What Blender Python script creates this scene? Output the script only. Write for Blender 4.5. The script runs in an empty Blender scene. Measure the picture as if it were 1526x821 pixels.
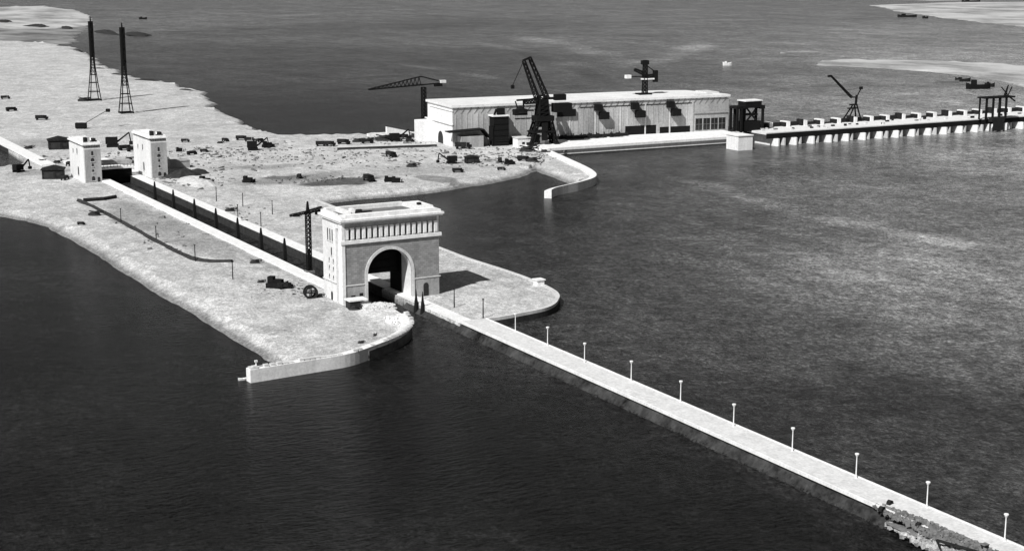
import bpy, math, random
from mathutils import Vector, noise as mnoise
from mathutils.geometry import delaunay_2d_cdt
random.seed(7)
C = bpy.context.scene.collection
R = math.radians

# ------------------------------------------------------------------ camera
CX, CY, F, YH, H = 763.0, 410.5, 2310.0, -70.0, 133.0
TH = math.atan((CY - YH) / F)
cam_d = bpy.data.cameras.new('camera'); cam = bpy.data.objects.new('camera', cam_d); C.objects.link(cam)
cam.location = (0, 0, H); cam.rotation_euler = (math.pi / 2 - TH, 0, 0)
cam_d.sensor_width = 36; cam_d.lens = 36 * F / 1526; cam_d.clip_start = 1; cam_d.clip_end = 60000
bpy.context.scene.camera = cam

def ground(u, v, z=3.0):
    x = (u - CX) / F; b = (CY - v) / F
    d = Vector((x, math.cos(TH) + b * math.sin(TH), -math.sin(TH) + b * math.cos(TH)))
    return d * ((H - z) / -d.z) + Vector((0, 0, H))

# lock frame: A runs away along the lock, B across it to the right
_d = Vector(((-555 - CX) / F, math.cos(TH) + (CY - YH) / F * math.sin(TH), 0)); A = _d.normalized()
B = Vector((A.y, -A.x, 0)); O = ground(512, 455); O.z = 0
PHI = math.atan2(B.y, B.x)
def W(a, b, z=0.0): return O + A * a + B * b + Vector((0, 0, z))
def ab(u, v, z=3.0):
    p = ground(u, v, z) - O
    return (p.dot(A), p.dot(B))

# ------------------------------------------------------------------ light
SUN_EL = 45.0
_s = (A * -0.47 + B * -0.88).normalized()           # towards the sun
sun_dir = Vector((_s.x * math.cos(R(SUN_EL)), _s.y * math.cos(R(SUN_EL)), math.sin(R(SUN_EL))))
sd = bpy.data.lights.new('sun', 'SUN'); sd.energy = 5.0; sd.angle = R(0.5); sd.color = (1, 0.995, 0.985)
so = bpy.data.objects.new('sun', sd); C.objects.link(so)
so.rotation_euler = sun_dir.to_track_quat('Z', 'Y').to_euler()
world = bpy.data.worlds.new('World'); bpy.context.scene.world = world; world.use_nodes = True
nt = world.node_tree; nt.nodes.clear()
sky = nt.nodes.new('ShaderNodeTexSky'); sky.sky_type = 'NISHITA'; sky.sun_disc = False
sky.sun_elevation = R(SUN_EL); sky.sun_rotation = math.atan2(sun_dir.x, sun_dir.y)
bw = nt.nodes.new('ShaderNodeSeparateColor'); bg = nt.nodes.new('ShaderNodeBackground'); bg.inputs[1].default_value = 0.05
wo = nt.nodes.new('ShaderNodeOutputWorld')
nt.links.new(sky.outputs[0], bw.inputs[0]); nt.links.new(bw.outputs[0], bg.inputs[0]); nt.links.new(bg.outputs[0], wo.inputs[0])
vs = bpy.context.scene.view_settings
vs.view_transform = 'Standard'; vs.look = 'None'; vs.exposure = 0.05; vs.gamma = 1.0; vs.use_curve_mapping = False

# ------------------------------------------------------------------ materials
class NT:
    def __init__(s, name):
        s.m = bpy.data.materials.new(name); s.m.use_nodes = True; s.t = s.m.node_tree
        s.b = s.t.nodes['Principled BSDF']; s.tc = s.t.nodes.new('ShaderNodeTexCoord')
    def n(s, kind): return s.t.nodes.new('ShaderNode' + kind)
    def l(s, a, b): s.t.links.new(a, b)
    def noise(s, scale, detail=4, rough=.55, coord=None, stretch=None):
        n = s.n('TexNoise'); n.inputs['Scale'].default_value = scale; n.inputs['Detail'].default_value = detail
        n.inputs['Roughness'].default_value = rough
        src = coord or s.tc.outputs['Object']
        if stretch:
            mp = s.n('Mapping'); mp.inputs['Scale'].default_value = stretch; s.l(src, mp.inputs[0])
            src = mp.outputs[0]
        s.l(src, n.inputs['Vector']); return n.outputs['Fac']
    def rng(s, v, a, b, c, d, smooth=False):
        n = s.n('MapRange'); n.inputs[1].default_value = a; n.inputs[2].default_value = b
        n.inputs[3].default_value = c; n.inputs[4].default_value = d
        if smooth: n.interpolation_type = 'SMOOTHSTEP'
        s.l(v, n.inputs[0]); return n.outputs[0]
    def math(s, op, a, b=None):
        n = s.n('Math'); n.operation = op
        for i, v in enumerate((a, b)):
            if v is None: continue
            if isinstance(v, (int, float)): n.inputs[i].default_value = v
            else: s.l(v, n.inputs[i])
        return n.outputs[0]
    def mix(s, f, a, b):     # float mix
        n = s.n('Mix'); n.data_type = 'FLOAT'
        for sock, v in ((n.inputs[0], f), (n.inputs[2], a), (n.inputs[3], b)):
            if isinstance(v, (int, float)): sock.default_value = v
            else: s.l(v, sock)
        return n.outputs[0]
    def ell(s, coord, cx, cy, rx, ry, rot=0, edge=.5):
        mp = s.n('Mapping'); mp.vector_type = 'TEXTURE'
        mp.inputs['Location'].default_value = (cx, cy, 0); mp.inputs['Rotation'].default_value = (0, 0, R(rot))
        mp.inputs['Scale'].default_value = (rx, ry, 1e4)
        s.l(coord, mp.inputs[0]); g = s.n('TexGradient'); g.gradient_type = 'SPHERICAL'; s.l(mp.outputs[0], g.inputs[0])
        return s.rng(g.outputs['Fac'], 0, edge, 0, 1, True)
    def warped(s, scale, amt, detail=4):
        n = s.n('TexNoise'); n.inputs['Scale'].default_value = scale; n.inputs['Detail'].default_value = detail
        s.l(s.tc.outputs['Object'], n.inputs['Vector'])
        sub = s.n('VectorMath'); sub.operation = 'SUBTRACT'; s.l(n.outputs['Color'], sub.inputs[0]); sub.inputs[1].default_value = (.5, .5, .5)
        sc = s.n('VectorMath'); sc.operation = 'SCALE'; s.l(sub.outputs[0], sc.inputs[0]); sc.inputs['Scale'].default_value = amt
        ad = s.n('VectorMath'); ad.operation = 'ADD'; s.l(s.tc.outputs['Object'], ad.inputs[0]); s.l(sc.outputs[0], ad.inputs[1])
        return ad.outputs[0]
    def color(s, v): s.l(v, s.b.inputs['Base Color'])
    def bump(s, h, strength, dist):
        n = s.n('Bump'); n.inputs['Strength'].default_value = strength; n.inputs['Distance'].default_value = dist
        s.l(h, n.inputs['Height']); s.l(n.outputs[0], s.b.inputs['Normal'])

def grey(name, base, var=.15, scale=.4, rough=.85, spec=.2, fine=3.0, streak=False, metal=0):
    k = NT(name)
    a = k.noise(scale, 5, .6, stretch=(1, 1, .15) if streak else None); b = k.noise(fine, 3, .7)
    v = k.math('ADD', k.rng(a, .3, .7, 1 - var, 1 + var), k.rng(b, .25, .75, -var * .6, var * .6))
    if base > .2:
        g_ = 1.0
        for sc_, am_ in ((1.3, .10), (.5, .08)):
            n_ = k.noise(sc_, 2, .6); v = k.math('MULTIPLY', v, k.rng(n_, .3, .7, 1 - am_, 1 + am_))
    k.color(k.math('MULTIPLY', v, base))
    k.b.inputs['Roughness'].default_value = rough; k.b.inputs['Specular IOR Level'].default_value = spec
    k.b.inputs['Metallic'].default_value = metal
    k.bump(b, .5, .08)
    return k.m

M = {}
M['white_concrete'] = grey('white_concrete', .78, .10, .25, streak=True)
M['concrete'] = grey('concrete', .58, .16, .3, streak=True)
M['pale_wall'] = grey('pale_wall', .70, .08, .2, streak=True)
M['grey_wall'] = grey('grey_wall', .33, .3, .18, streak=True, fine=1.5)
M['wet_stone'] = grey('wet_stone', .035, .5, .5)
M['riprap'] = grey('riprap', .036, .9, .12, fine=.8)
M['hall_wall'] = grey('hall_wall', .40, .35, .10, streak=True, fine=.8)
M['painted_wall_shade'] = grey('painted_wall_shade', .11, .5, .3)
M['steel'] = grey('dark_steel', .012, .3, 1.0, rough=.8, spec=.06)
M['dark'] = grey('dark_timber', .022, .5, 1.0, spec=.06)
M['mid'] = grey('weathered_timber', .17, .3, 1.0)
M['glass'] = grey('window_glass', .02, .2, 1.0, rough=.25, spec=.5)
M['interior'] = grey('painted_interior_shade', .03, .3, .5)  # near-black colour stands for the shade behind doors and openings
M['soil'] = grey('dug_soil', .16, .35, .5)
M['coal'] = grey('dark_spoil', .03, .4, .5)
M['lamp_white'] = grey('white_enamel', .8, .05, 2, rough=.4)
M['roofing'] = grey('pale_roofing', .72, .1, .08, fine=.6)
M['broken_stone'] = grey('broken_stone', .36, .6, .6)
M['sandheap'] = grey('loose_sand', .5, .12, .5)

# brick / ashlar facing with horizontal courses
k = NT('coursed_stone')
sep = k.n('SeparateXYZ'); k.l(k.tc.outputs['Object'], sep.inputs[0])
fr = k.math('FRACT', k.math('MULTIPLY', sep.outputs[2], 1 / .8)); joint = k.rng(fr, .0, .22, .62, 1.0)
br = k.n('TexBrick'); mp = k.n('Mapping'); mp.inputs['Rotation'].default_value = (R(90), 0, 0); k.l(k.tc.outputs['Object'], mp.inputs[0])
k.l(mp.outputs[0], br.inputs['Vector']); br.inputs['Scale'].default_value = 1; br.inputs['Brick Width'].default_value = 1.7; br.inputs['Row Height'].default_value = .8
br.inputs['Mortar Size'].default_value = .05; br.inputs['Color1'].default_value = (.8, .8, .8, 1); br.inputs['Color2'].default_value = (1.1, 1.1, 1.1, 1); br.inputs['Mortar'].default_value = (.6, .6, .6, 1)
bwn = k.n('RGBToBW'); k.l(br.outputs['Color'], bwn.inputs[0])
v = k.math('MULTIPLY', k.math('MULTIPLY', joint, bwn.outputs[0]), k.rng(k.noise(.25, 5), .3, .7, .22, .34))
k.color(v); k.b.inputs['Roughness'].default_value = .9; M['coursed'] = k.m

# sand ground (object coordinates: x = across lock, y = along lock)
def grains(k, spec):
    tot = 1.0
    for sc_, amp_ in spec:
        n_ = k.noise(sc_, 1.5, .6, stretch=(1, .8, 1)); tot = k.math('MULTIPLY', tot, k.rng(n_, .3, .7, 1 - amp_, 1 + amp_))
    return tot
k = NT('sandy_ground')
wc = k.warped(.03, 26, 5)
big = k.noise(.012, 6, .6); mid_ = k.noise(.09, 5, .65); fin = k.noise(.5, 6, .88)
base = k.math('ADD', k.rng(big, .35, .65, .45, .53), k.math('ADD', k.rng(mid_, .3, .7, -.035, .035), k.rng(fin, .32, .68, -.11, .11)))
def patch(px, py, rx, ry, rot, edge, col, strength=1.0):
    global base
    m = k.math('MULTIPLY', k.ell(wc, px, py, rx, ry, rot, edge), strength)
    base = k.mix(m, base, col)
def patch_uv(u, v, rx, ry, rot, edge, col, strength=1.0):
    a_, b_ = ab(u, v); patch(b_, a_, rx, ry, rot, edge, col, strength)
patch(-9, 205, 17, 115, 2, .35, .30, .8)
patch(3, 120, 5, 80, 0, .5, .27, .6)
patch_uv(440, 266, 55, 22, 12, .6, .20, .75)
patch_uv(505, 271, 34, 13, 10, .35, .08, .95)
patch_uv(425, 264, 16, 9, 0, .35, .12, .8)
patch_uv(655, 268, 10, 22, 8, .3, .16, .7)
patch_uv(245, 250, 20, 9, 0, .4, .2, .7)
patch_uv(390, 250, 40, 12, -10, .6, .26, .7)
patch_uv(630, 255, 45, 22, 5, .5, .30, .6)
patch_uv(60, 257, 26, 12, 0, .5, .27, .7)
patch_uv(60, 215, 30, 40, 20, .5, .30, .6)
patch_uv(140, 235, 30, 20, 0, .5, .62, .5)
patch_uv(720, 232, 60, 20, 0, .5, .60, .6)
patch_uv(480, 225, 100, 30, 0, .5, .52, .5)
patch_uv(590, 470, 12, 22, 0, .5, .62, .7)
patch_uv(470, 450, 26, 20, 0, .6, .37, .5)
sep = k.n('SeparateXYZ'); k.l(k.tc.outputs['Object'], sep.inputs[0])
wet = k.rng(sep.outputs[2], .6, 2.0, .42, 1.0)
# scraped and driven-over ground: soft darker and paler veins
vein = k.noise(.028, 5, .62, coord=wc, stretch=(1, .45, 1)); veins = k.math('MULTIPLY', k.rng(k.math('ABSOLUTE', k.math('SUBTRACT', vein, .5)), 0, .03, .84, 1.0), k.rng(k.noise(.055, 4, .6, coord=wc), .40, .56, .90, 1.03))
base = k.math('MULTIPLY', k.math('MULTIPLY', base, wet), veins)
k.color(k.math('MULTIPLY', base, grains(k, [(2.4, .28), (1.1, .24), (.5, .16), (.22, .10), (.09, .08)]))); k.b.inputs['Roughness'].default_value = .95; k.b.inputs['Specular IOR Level'].default_value = .1
k.bump(k.math('ADD', k.math('MULTIPLY', mid_, 3.0), fin), .5, .5)
M['sand'] = k.m

k = NT('mud_flat')
wv = k.warped(.01, 60, 5)
v = k.rng(k.noise(.012, 6, .65, coord=wv), .38, .62, .07, .3)
k.color(v); k.b.inputs['Roughness'].default_value = .9; M['mud'] = k.m
k = NT('sandbar_sand')
k.color(k.math('ADD', k.rng(k.noise(.012, 6, .65, stretch=(1, .5, 1)), .38, .58, .22, .50), k.rng(k.noise(.25, 4, .7), .3, .7, -.05, .05))); k.b.inputs['Roughness'].default_value = .9; M['bar'] = k.m

# paved breakwater road
k = NT('pale_paving')
sep = k.n('SeparateXYZ'); k.l(k.tc.outputs['Object'], sep.inputs[0])
fr = k.math('FRACT', k.math('MULTIPLY', sep.outputs[1], 1 / 6.0)); j = k.rng(fr, 0, .03, .9, 1.0)
v = k.math('ADD', k.rng(k.noise(.15, 5), .3, .7, .60, .68), k.rng(k.noise(1.2, 4, .7), .3, .7, -.035, .035))
k.color(k.math('MULTIPLY', k.math('MULTIPLY', v, j), grains(k, [(1.6, .12), (.5, .08)]))); k.b.inputs['Roughness'].default_value = .9; M['paving'] = k.m

# water
k = NT('river_water')
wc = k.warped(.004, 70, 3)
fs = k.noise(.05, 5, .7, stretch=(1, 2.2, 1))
water_mottle = k.rng(k.noise(.006, 6, .62, stretch=(1, 1.6, 1)), .35, .7, .007, .022)
# sun glitter and haze painted into the water colour, with some silt: sample points (pixel only used to find the place on the water) and painted brightness
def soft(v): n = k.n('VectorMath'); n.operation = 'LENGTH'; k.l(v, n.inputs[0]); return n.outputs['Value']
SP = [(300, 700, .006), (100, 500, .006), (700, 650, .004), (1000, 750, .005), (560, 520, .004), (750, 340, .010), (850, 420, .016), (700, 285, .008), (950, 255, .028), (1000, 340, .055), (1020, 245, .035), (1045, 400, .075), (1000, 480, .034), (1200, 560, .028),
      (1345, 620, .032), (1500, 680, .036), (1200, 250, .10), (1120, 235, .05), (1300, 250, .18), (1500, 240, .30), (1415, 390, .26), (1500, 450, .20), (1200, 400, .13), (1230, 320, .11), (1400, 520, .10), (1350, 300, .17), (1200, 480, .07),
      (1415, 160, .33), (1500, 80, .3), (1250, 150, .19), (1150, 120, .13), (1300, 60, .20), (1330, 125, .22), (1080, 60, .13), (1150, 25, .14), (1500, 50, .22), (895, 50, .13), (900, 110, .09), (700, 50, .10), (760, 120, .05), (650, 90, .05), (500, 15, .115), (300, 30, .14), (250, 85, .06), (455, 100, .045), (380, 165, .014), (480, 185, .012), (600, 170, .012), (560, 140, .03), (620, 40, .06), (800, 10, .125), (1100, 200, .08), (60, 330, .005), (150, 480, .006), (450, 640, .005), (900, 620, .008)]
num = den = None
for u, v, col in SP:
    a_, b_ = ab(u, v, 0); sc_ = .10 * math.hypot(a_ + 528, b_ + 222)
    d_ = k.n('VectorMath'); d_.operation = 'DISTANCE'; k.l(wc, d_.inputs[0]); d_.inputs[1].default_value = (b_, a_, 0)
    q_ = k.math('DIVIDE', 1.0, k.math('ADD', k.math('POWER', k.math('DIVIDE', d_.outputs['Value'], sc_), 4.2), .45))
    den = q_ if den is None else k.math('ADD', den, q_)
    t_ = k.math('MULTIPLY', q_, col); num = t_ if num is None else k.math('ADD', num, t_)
base = k.math('MULTIPLY', k.math('DIVIDE', num, den), k.rng(water_mottle, .007, .022, .88, 1.12))
def streak(pts_, wd, gain, edge=.8):
    """band of lighter or darker water between successive places"""
    global base
    m = None
    for (u0, v0), (u1, v1) in zip(pts_, pts_[1:]):
        a0, b0 = ab(u0, v0, 0); a1, b1 = ab(u1, v1, 0); L = math.hypot(a1 - a0, b1 - b0)
        e = k.ell(wc2, (b0 + b1) / 2, (a0 + a1) / 2, L * .68, wd, math.degrees(math.atan2(a1 - a0, b1 - b0)), edge)
        m = e if m is None else k.math('MAXIMUM', m, e)
    base = k.math('MULTIPLY', base, k.mix(m, 1.0, gain))
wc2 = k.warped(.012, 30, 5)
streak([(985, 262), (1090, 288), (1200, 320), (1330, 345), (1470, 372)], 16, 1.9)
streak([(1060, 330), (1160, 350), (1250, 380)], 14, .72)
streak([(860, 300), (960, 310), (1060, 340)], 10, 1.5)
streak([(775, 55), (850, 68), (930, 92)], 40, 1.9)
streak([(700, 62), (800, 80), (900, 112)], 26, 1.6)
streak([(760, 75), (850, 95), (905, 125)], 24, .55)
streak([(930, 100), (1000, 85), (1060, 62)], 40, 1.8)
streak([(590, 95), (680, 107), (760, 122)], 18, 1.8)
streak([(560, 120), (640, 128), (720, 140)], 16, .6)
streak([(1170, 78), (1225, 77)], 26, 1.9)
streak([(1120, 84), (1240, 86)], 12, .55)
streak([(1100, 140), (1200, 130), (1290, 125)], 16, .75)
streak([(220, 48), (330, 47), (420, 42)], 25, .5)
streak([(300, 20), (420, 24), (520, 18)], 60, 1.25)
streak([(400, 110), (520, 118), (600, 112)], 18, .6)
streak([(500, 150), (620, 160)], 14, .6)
def grains(k, spec):
    tot = 1.0
    for sc_, amp_ in spec:
        n_ = k.noise(sc_, 1.5, .6, stretch=(1, .6, 1)); tot = k.math('MULTIPLY', tot, k.rng(n_, .3, .7, 1 - amp_, 1 + amp_))
    return tot
grain = grains(k, [(2.6, .6), (1.2, .6), (.55, .5), (.24, .35), (.1, .24), (.04, .22), (.016, .2), (.007, .14)])  # ripple shading painted as speckle in the water colour
mpw = k.n('Mapping'); mpw.vector_type = 'TEXTURE'; mpw.inputs['Rotation'].default_value = (0, 0, -PHI + .12); mpw.inputs['Scale'].default_value = (5.0, 1.0, 1)
k.l(k.tc.outputs['Object'], mpw.inputs[0])
for sc_, am_ in ((.42, .2), (.13, .1)):       # light and shade of long low wave crests, painted into the water colour
    nn_ = k.noise(sc_, 2, .5, coord=mpw.outputs[0]); grain = k.math('MULTIPLY', grain, k.rng(nn_, .3, .7, 1 - am_, 1 + am_))
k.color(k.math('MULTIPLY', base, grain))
k.b.inputs['Roughness'].default_value = .22; k.b.inputs['IOR'].default_value = 1.33; k.b.inputs['Specular IOR Level'].default_value = .16
wv1 = k.noise(.30, 4, .62, stretch=(.8, 1.7, 1)); wv2 = k.noise(1.3, 3, .7, stretch=(1, 1.5, 1)); wv3 = k.noise(.02, 3, .5)
hh = k.math('ADD', k.math('MULTIPLY', wv1, k.rng(wv3, .35, .65, .5, 1.3)), k.math('MULTIPLY', wv2, .28))
k.bump(hh, .75, 1.0)
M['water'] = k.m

# ------------------------------------------------------------------ mesh helpers
class MB:
    def __init__(s): s.v = []; s.f = []
    def quad(s, *p):
        n = len(s.v); s.v += [tuple(q) for q in p]; s.f.append(tuple(range(n, n + len(p))))
    def box(s, x0, x1, y0, y1, z0, z1):
        n = len(s.v)
        s.v += [(x0, y0, z0), (x1, y0, z0), (x1, y1, z0), (x0, y1, z0), (x0, y0, z1), (x1, y0, z1), (x1, y1, z1), (x0, y1, z1)]
        s.f += [tuple(n + i for i in q) for q in ((0, 3, 2, 1), (4, 5, 6, 7), (0, 1, 5, 4), (1, 2, 6, 5), (2, 3, 7, 6), (3, 0, 4, 7))]
        return s
    def frustum(s, x0, x1, y0, y1, z0, z1, inset):
        n = len(s.v); i = inset
        s.v += [(x0, y0, z0), (x1, y0, z0), (x1, y1, z0), (x0, y1, z0), (x0 + i, y0 + i, z1), (x1 - i, y0 + i, z1), (x1 - i, y1 - i, z1), (x0 + i, y1 - i, z1)]
        s.f += [tuple(n + i for i in q) for q in ((0, 3, 2, 1), (4, 5, 6, 7), (0, 1, 5, 4), (1, 2, 6, 5), (2, 3, 7, 6), (3, 0, 4, 7))]
        return s
    def bar(s, p, q, w=.3, w2=None):
        p = Vector(p); q = Vector(q); d = (q - p)
        if d.length < 1e-6: return s
        d.normalize(); up = Vector((0, 0, 1)) if abs(d.z) < .95 else Vector((1, 0, 0))
        x = d.cross(up).normalized(); y = d.cross(x).normalized(); w2 = w if w2 is None else w2
        n = len(s.v)
        for c, ww in ((p, w), (q, w2)):
            for sx, sy in ((-1, -1), (1, -1), (1, 1), (-1, 1)): s.v.append(tuple(c + x * sx * ww / 2 + y * sy * ww / 2))
        s.f += [tuple(n + i for i in f) for f in ((3, 2, 1, 0), (4, 5, 6, 7), (0, 1, 5, 4), (1, 2, 6, 5), (2, 3, 7, 6), (3, 0, 4, 7))]
        return s
    def cyl(s, p, q, r0, r1=None, n=12):
        p = Vector(p); q = Vector(q); d = (q - p).normalized(); r1 = r0 if r1 is None else r1
        up = Vector((0, 0, 1)) if abs(d.z) < .95 else Vector((1, 0, 0))
        x = d.cross(up).normalized(); y = d.cross(x).normalized(); b = len(s.v)
        for c, r in ((p, r0), (q, r1)):
            for i in range(n):
                t = 2 * math.pi * i / n; s.v.append(tuple(c + (x * math.cos(t) + y * math.sin(t)) * r))
        for i in range(n): j = (i + 1) % n; s.f.append((b + i, b + n + i, b + n + j, b + j))
        s.f.append(tuple(b + i for i in range(n))); s.f.append(tuple(b + n + i for i in reversed(range(n))))
        return s
    def prism(s, poly, z0, z1):                 # poly in x, y
        n = len(s.v); m = len(poly)
        s.v += [(x, y, z0) for x, y in poly] + [(x, y, z1) for x, y in poly]
        s.f.append(tuple(n + i for i in reversed(range(m)))); s.f.append(tuple(n + m + i for i in range(m)))
        for i in range(m): j = (i + 1) % m; s.f.append((n + i, n + j, n + m + j, n + m + i))
        return s
    def prism_y(s, poly, y0, y1):               # poly in x, z
        n = len(s.v); m = len(poly)
        s.v += [(x, y0, z) for x, z in poly] + [(x, y1, z) for x, z in poly]
        s.f.append(tuple(n + i for i in range(m))); s.f.append(tuple(n + m + i for i in reversed(range(m))))
        for i in range(m): j = (i + 1) % m; s.f.append((n + i, n + m + i, n + m + j, n + j))
        return s
    def lattice(s, p, q, w0, w1, n, t=.25, t2=.16):   # 4-chord lattice boom
        p = Vector(p); q = Vector(q); d = (q - p).normalized()
        up = Vector((0, 0, 1)) if abs(d.z) < .9 else Vector((0, 1, 0))
        x = d.cross(up).normalized(); y = d.cross(x).normalized(); rings = []
        for i in range(n + 1):
            f = i / n; c = p.lerp(q, f); w = (w0 + (w1 - w0) * f) / 2
            rings.append([c + x * sx * w + y * sy * w for sx, sy in ((-1, -1), (1, -1), (1, 1), (-1, 1))])
        for i in range(4): s.bar(rings[0][i], rings[-1][i], t)
        for i in range(n):
            for j in range(4):
                j2 = (j + 1) % 4
                s.bar(rings[i][j], rings[i + 1][j2] if (i + j) % 2 else rings[i + 1][j], t2) if False else s.bar(rings[i][j], rings[i + 1][j2], t2)
                s.bar(rings[i + 1][j], rings[i + 1][j2], t2)
        return s
    def rubble(s, cx, cy, z, rx, ry, h, n, s0=.4, s1=1.4):
        for _ in range(n):
            t = random.random() * 6.28; r = math.sqrt(random.random())
            x = cx + math.cos(t) * r * rx; y = cy + math.sin(t) * r * ry; zz = z + h * (1 - r) * random.uniform(.5, 1)
            e = random.uniform(s0, s1); a = Vector((random.uniform(-1, 1), random.uniform(-1, 1), random.uniform(-.5, .5))).normalized() * e * .6
            s.bar(Vector((x, y, zz)) - a, Vector((x, y, zz)) + a, e, e * random.uniform(.4, .9))
        return s
    def mound(s, cx, cy, z, rx, ry, h, n=22, m=7, rot=0, jag=.25):
        b = len(s.v); ca, sa = math.cos(rot), math.sin(rot); sd_ = random.random() * 50
        for j in range(m):
            f = 1 - j / m
            for i in range(n):
                t = 2 * math.pi * i / n
                k_ = 1 + jag * mnoise.noise(Vector((math.cos(t) * 1.5 + sd_, math.sin(t) * 1.5, j * .35)))
                x = math.cos(t) * rx * f * k_; y = math.sin(t) * ry * f * k_
                zz = z - .6 + (h + .6) * (math.sin((1 - f) * math.pi / 2)) * (1 + .25 * mnoise.noise(Vector((x * .3 + sd_, y * .3, 0))))
                if j == 0: zz = z - .6
                s.v.append((cx + x * ca - y * sa, cy + x * sa + y * ca, zz))
        s.v.append((cx, cy, z + h))
        for j in range(m - 1):
            for i in range(n): i2 = (i + 1) % n; s.f.append((b + j * n + i, b + j * n + i2, b + (j + 1) * n + i2, b + (j + 1) * n + i))
        for i in range(n): s.f.append((b + (m - 1) * n + i, b + (m - 1) * n + (i + 1) % n, b + m * n))
        return s
    def build(s, name, mat, parent=None, loc=None, rz=None):
        me = bpy.data.meshes.new(name); me.from_pydata(s.v, [], s.f); me.materials.append(mat); me.update()
        o = bpy.data.objects.new(name, me); C.objects.link(o)
        if parent: o.parent = parent
        if loc is not None: o.location = loc
        if rz is not None: o.rotation_euler = (0, 0, rz)
        return o

def tag(o, label, cat, group=None, kind=None):
    if label: o['label'] = label
    if cat: o['category'] = cat
    if group: o['group'] = group
    if kind: o['kind'] = kind
    return o
def thing(name, label, cat, loc, rz=PHI, group=None):
    o = bpy.data.objects.new(name, None); C.objects.link(o); o.location = loc; o.rotation_euler = (0, 0, rz); o.empty_display_size = 2
    return tag(o, label, cat, group)
def children(o): return [c for c in bpy.data.objects if c.parent == o]
def copy_tree(o, parent=None):
    c = o.copy(); C.objects.link(c)
    if parent: c.parent = parent
    for ch in children(o):
        if ch != c: copy_tree(ch, c)
    return c
def copy_thing(o, loc, rz, label):
    kids = children(o); c = o.copy(); C.objects.link(c); c.location = loc; c.rotation_euler = (0, 0, rz); c['label'] = label
    for ch in kids:
        sub = children(ch); d = ch.copy(); C.objects.link(d); d.parent = c
        for g in sub: e = g.copy(); C.objects.link(e); e.parent = d
    return c
def struct(name, mb, mat, loc=None, rz=PHI):
    return tag(mb.build(name, mat, None, O if loc is None else loc, rz), None, None, None, 'structure')

# ------------------------------------------------------------------ water and land
mb = MB(); S = 24000
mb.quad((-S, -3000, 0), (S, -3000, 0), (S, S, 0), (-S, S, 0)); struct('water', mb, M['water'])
mb = MB(); mb.quad((-S, -3000, -8), (S, -3000, -8), (S, S, -8), (-S, S, -8)); struct('riverbed', mb, M['mud'])

def inside(x, y, poly):
    c = False; j = len(poly) - 1
    for i in range(len(poly)):
        xi, yi = poly[i]; xj, yj = poly[j]
        if (yi > y) != (yj > y) and x < (xj - xi) * (y - yi) / (yj - yi) + xi: c = not c
        j = i
    return c
def land(name, pts, mat, z=3.0, amp=.3, step=8, out_=7):
    """pts: (a, b, kind) with kind w = wall edge, s = soft shore, for the edge that starts there"""
    ring = []; n = len(pts)
    for i in range(n):
        a0, b0, k0 = pts[i]; a1, b1, _ = pts[(i + 1) % n]
        L = math.hypot(a1 - a0, b1 - b0); m = max(1, int(L / (5 if k0 == 's' and L < 300 else 25)))
        for j in range(m):
            f = j / m; x = b0 + (b1 - b0) * f; y = a0 + (a1 - a0) * f
            if k0 == 's' and j:
                amp_e = min(9.0, 1.2 + max(0, y - 250) * .009)
                nx, ny = (a1 - a0) / L, -(b1 - b0) / L
                d = mnoise.noise(Vector((x * .035, y * .035, 3))) * amp_e * 1.6 + mnoise.noise(Vector((x * .15, y * .15, 9))) * amp_e * .5
                x += nx * d; y += ny * d
            ring.append((x, y, k0))
    poly = [(p[0], p[1]) for p in ring]; m = len(poly)
    area = sum(poly[i][0] * poly[(i + 1) % m][1] - poly[(i + 1) % m][0] * poly[i][1] for i in range(m))
    if area < 0: ring.reverse(); poly.reverse()
    verts = [Vector(p) for p in poly]; edges = [(i, (i + 1) % m) for i in range(m)]
    xs = [p[0] for p in poly]; ys = [p[1] for p in poly]
    y = min(ys)
    while y < max(ys):
        st = step if y < 620 else step * 3
        x = min(xs)
        while x < max(xs):
            px, py = x + random.uniform(-.3, .3) * st, y + random.uniform(-.3, .3) * st
            if inside(px, py, poly): verts.append(Vector((px, py)))
            x += st
        y += st
    co, ed, fa, ov, oe, of = delaunay_2d_cdt(verts, edges, [], 2, .01)
    mb = MB(); mb.v = []
    ringset = {}
    for i, c in enumerate(co):
        isr = any(o_ < m for o_ in ov[i])
        h = 0 if isr else amp * (mnoise.noise(Vector((c.x * .05, c.y * .05, 1))) + .5 * mnoise.noise(Vector((c.x * .2, c.y * .2, 5))))
        if isr:
            for o_ in ov[i]:
                if o_ < m: ringset[o_] = i
                h = -1.3 if ring[o_ if o_ < m else 0][2] == 's' else 0
        mb.v.append((c.x, c.y, z + h))
    mb.f = [tuple(f) for f in fa if inside(sum(co[i].x for i in f) / len(f), sum(co[i].y for i in f) / len(f), poly)]
    base = len(mb.v)
    for i in range(m):
        p, q, r = poly[i - 1], poly[i], poly[(i + 1) % m]
        t = Vector((r[0] - p[0], r[1] - p[1])); t.normalize(); nn = Vector((t.y, -t.x))
        o_ = out_ if ring[i][2] == 's' else 0.0
        mb.v.append((q[0] + nn.x * o_, q[1] + nn.y * o_, -1.5))
    for i in range(m):
        j = (i + 1) % m
        if i in ringset and j in ringset: mb.f.append((ringset[i], base + i, base + j, ringset[j]))
    o = struct(name, mb, mat)
    return o

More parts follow.
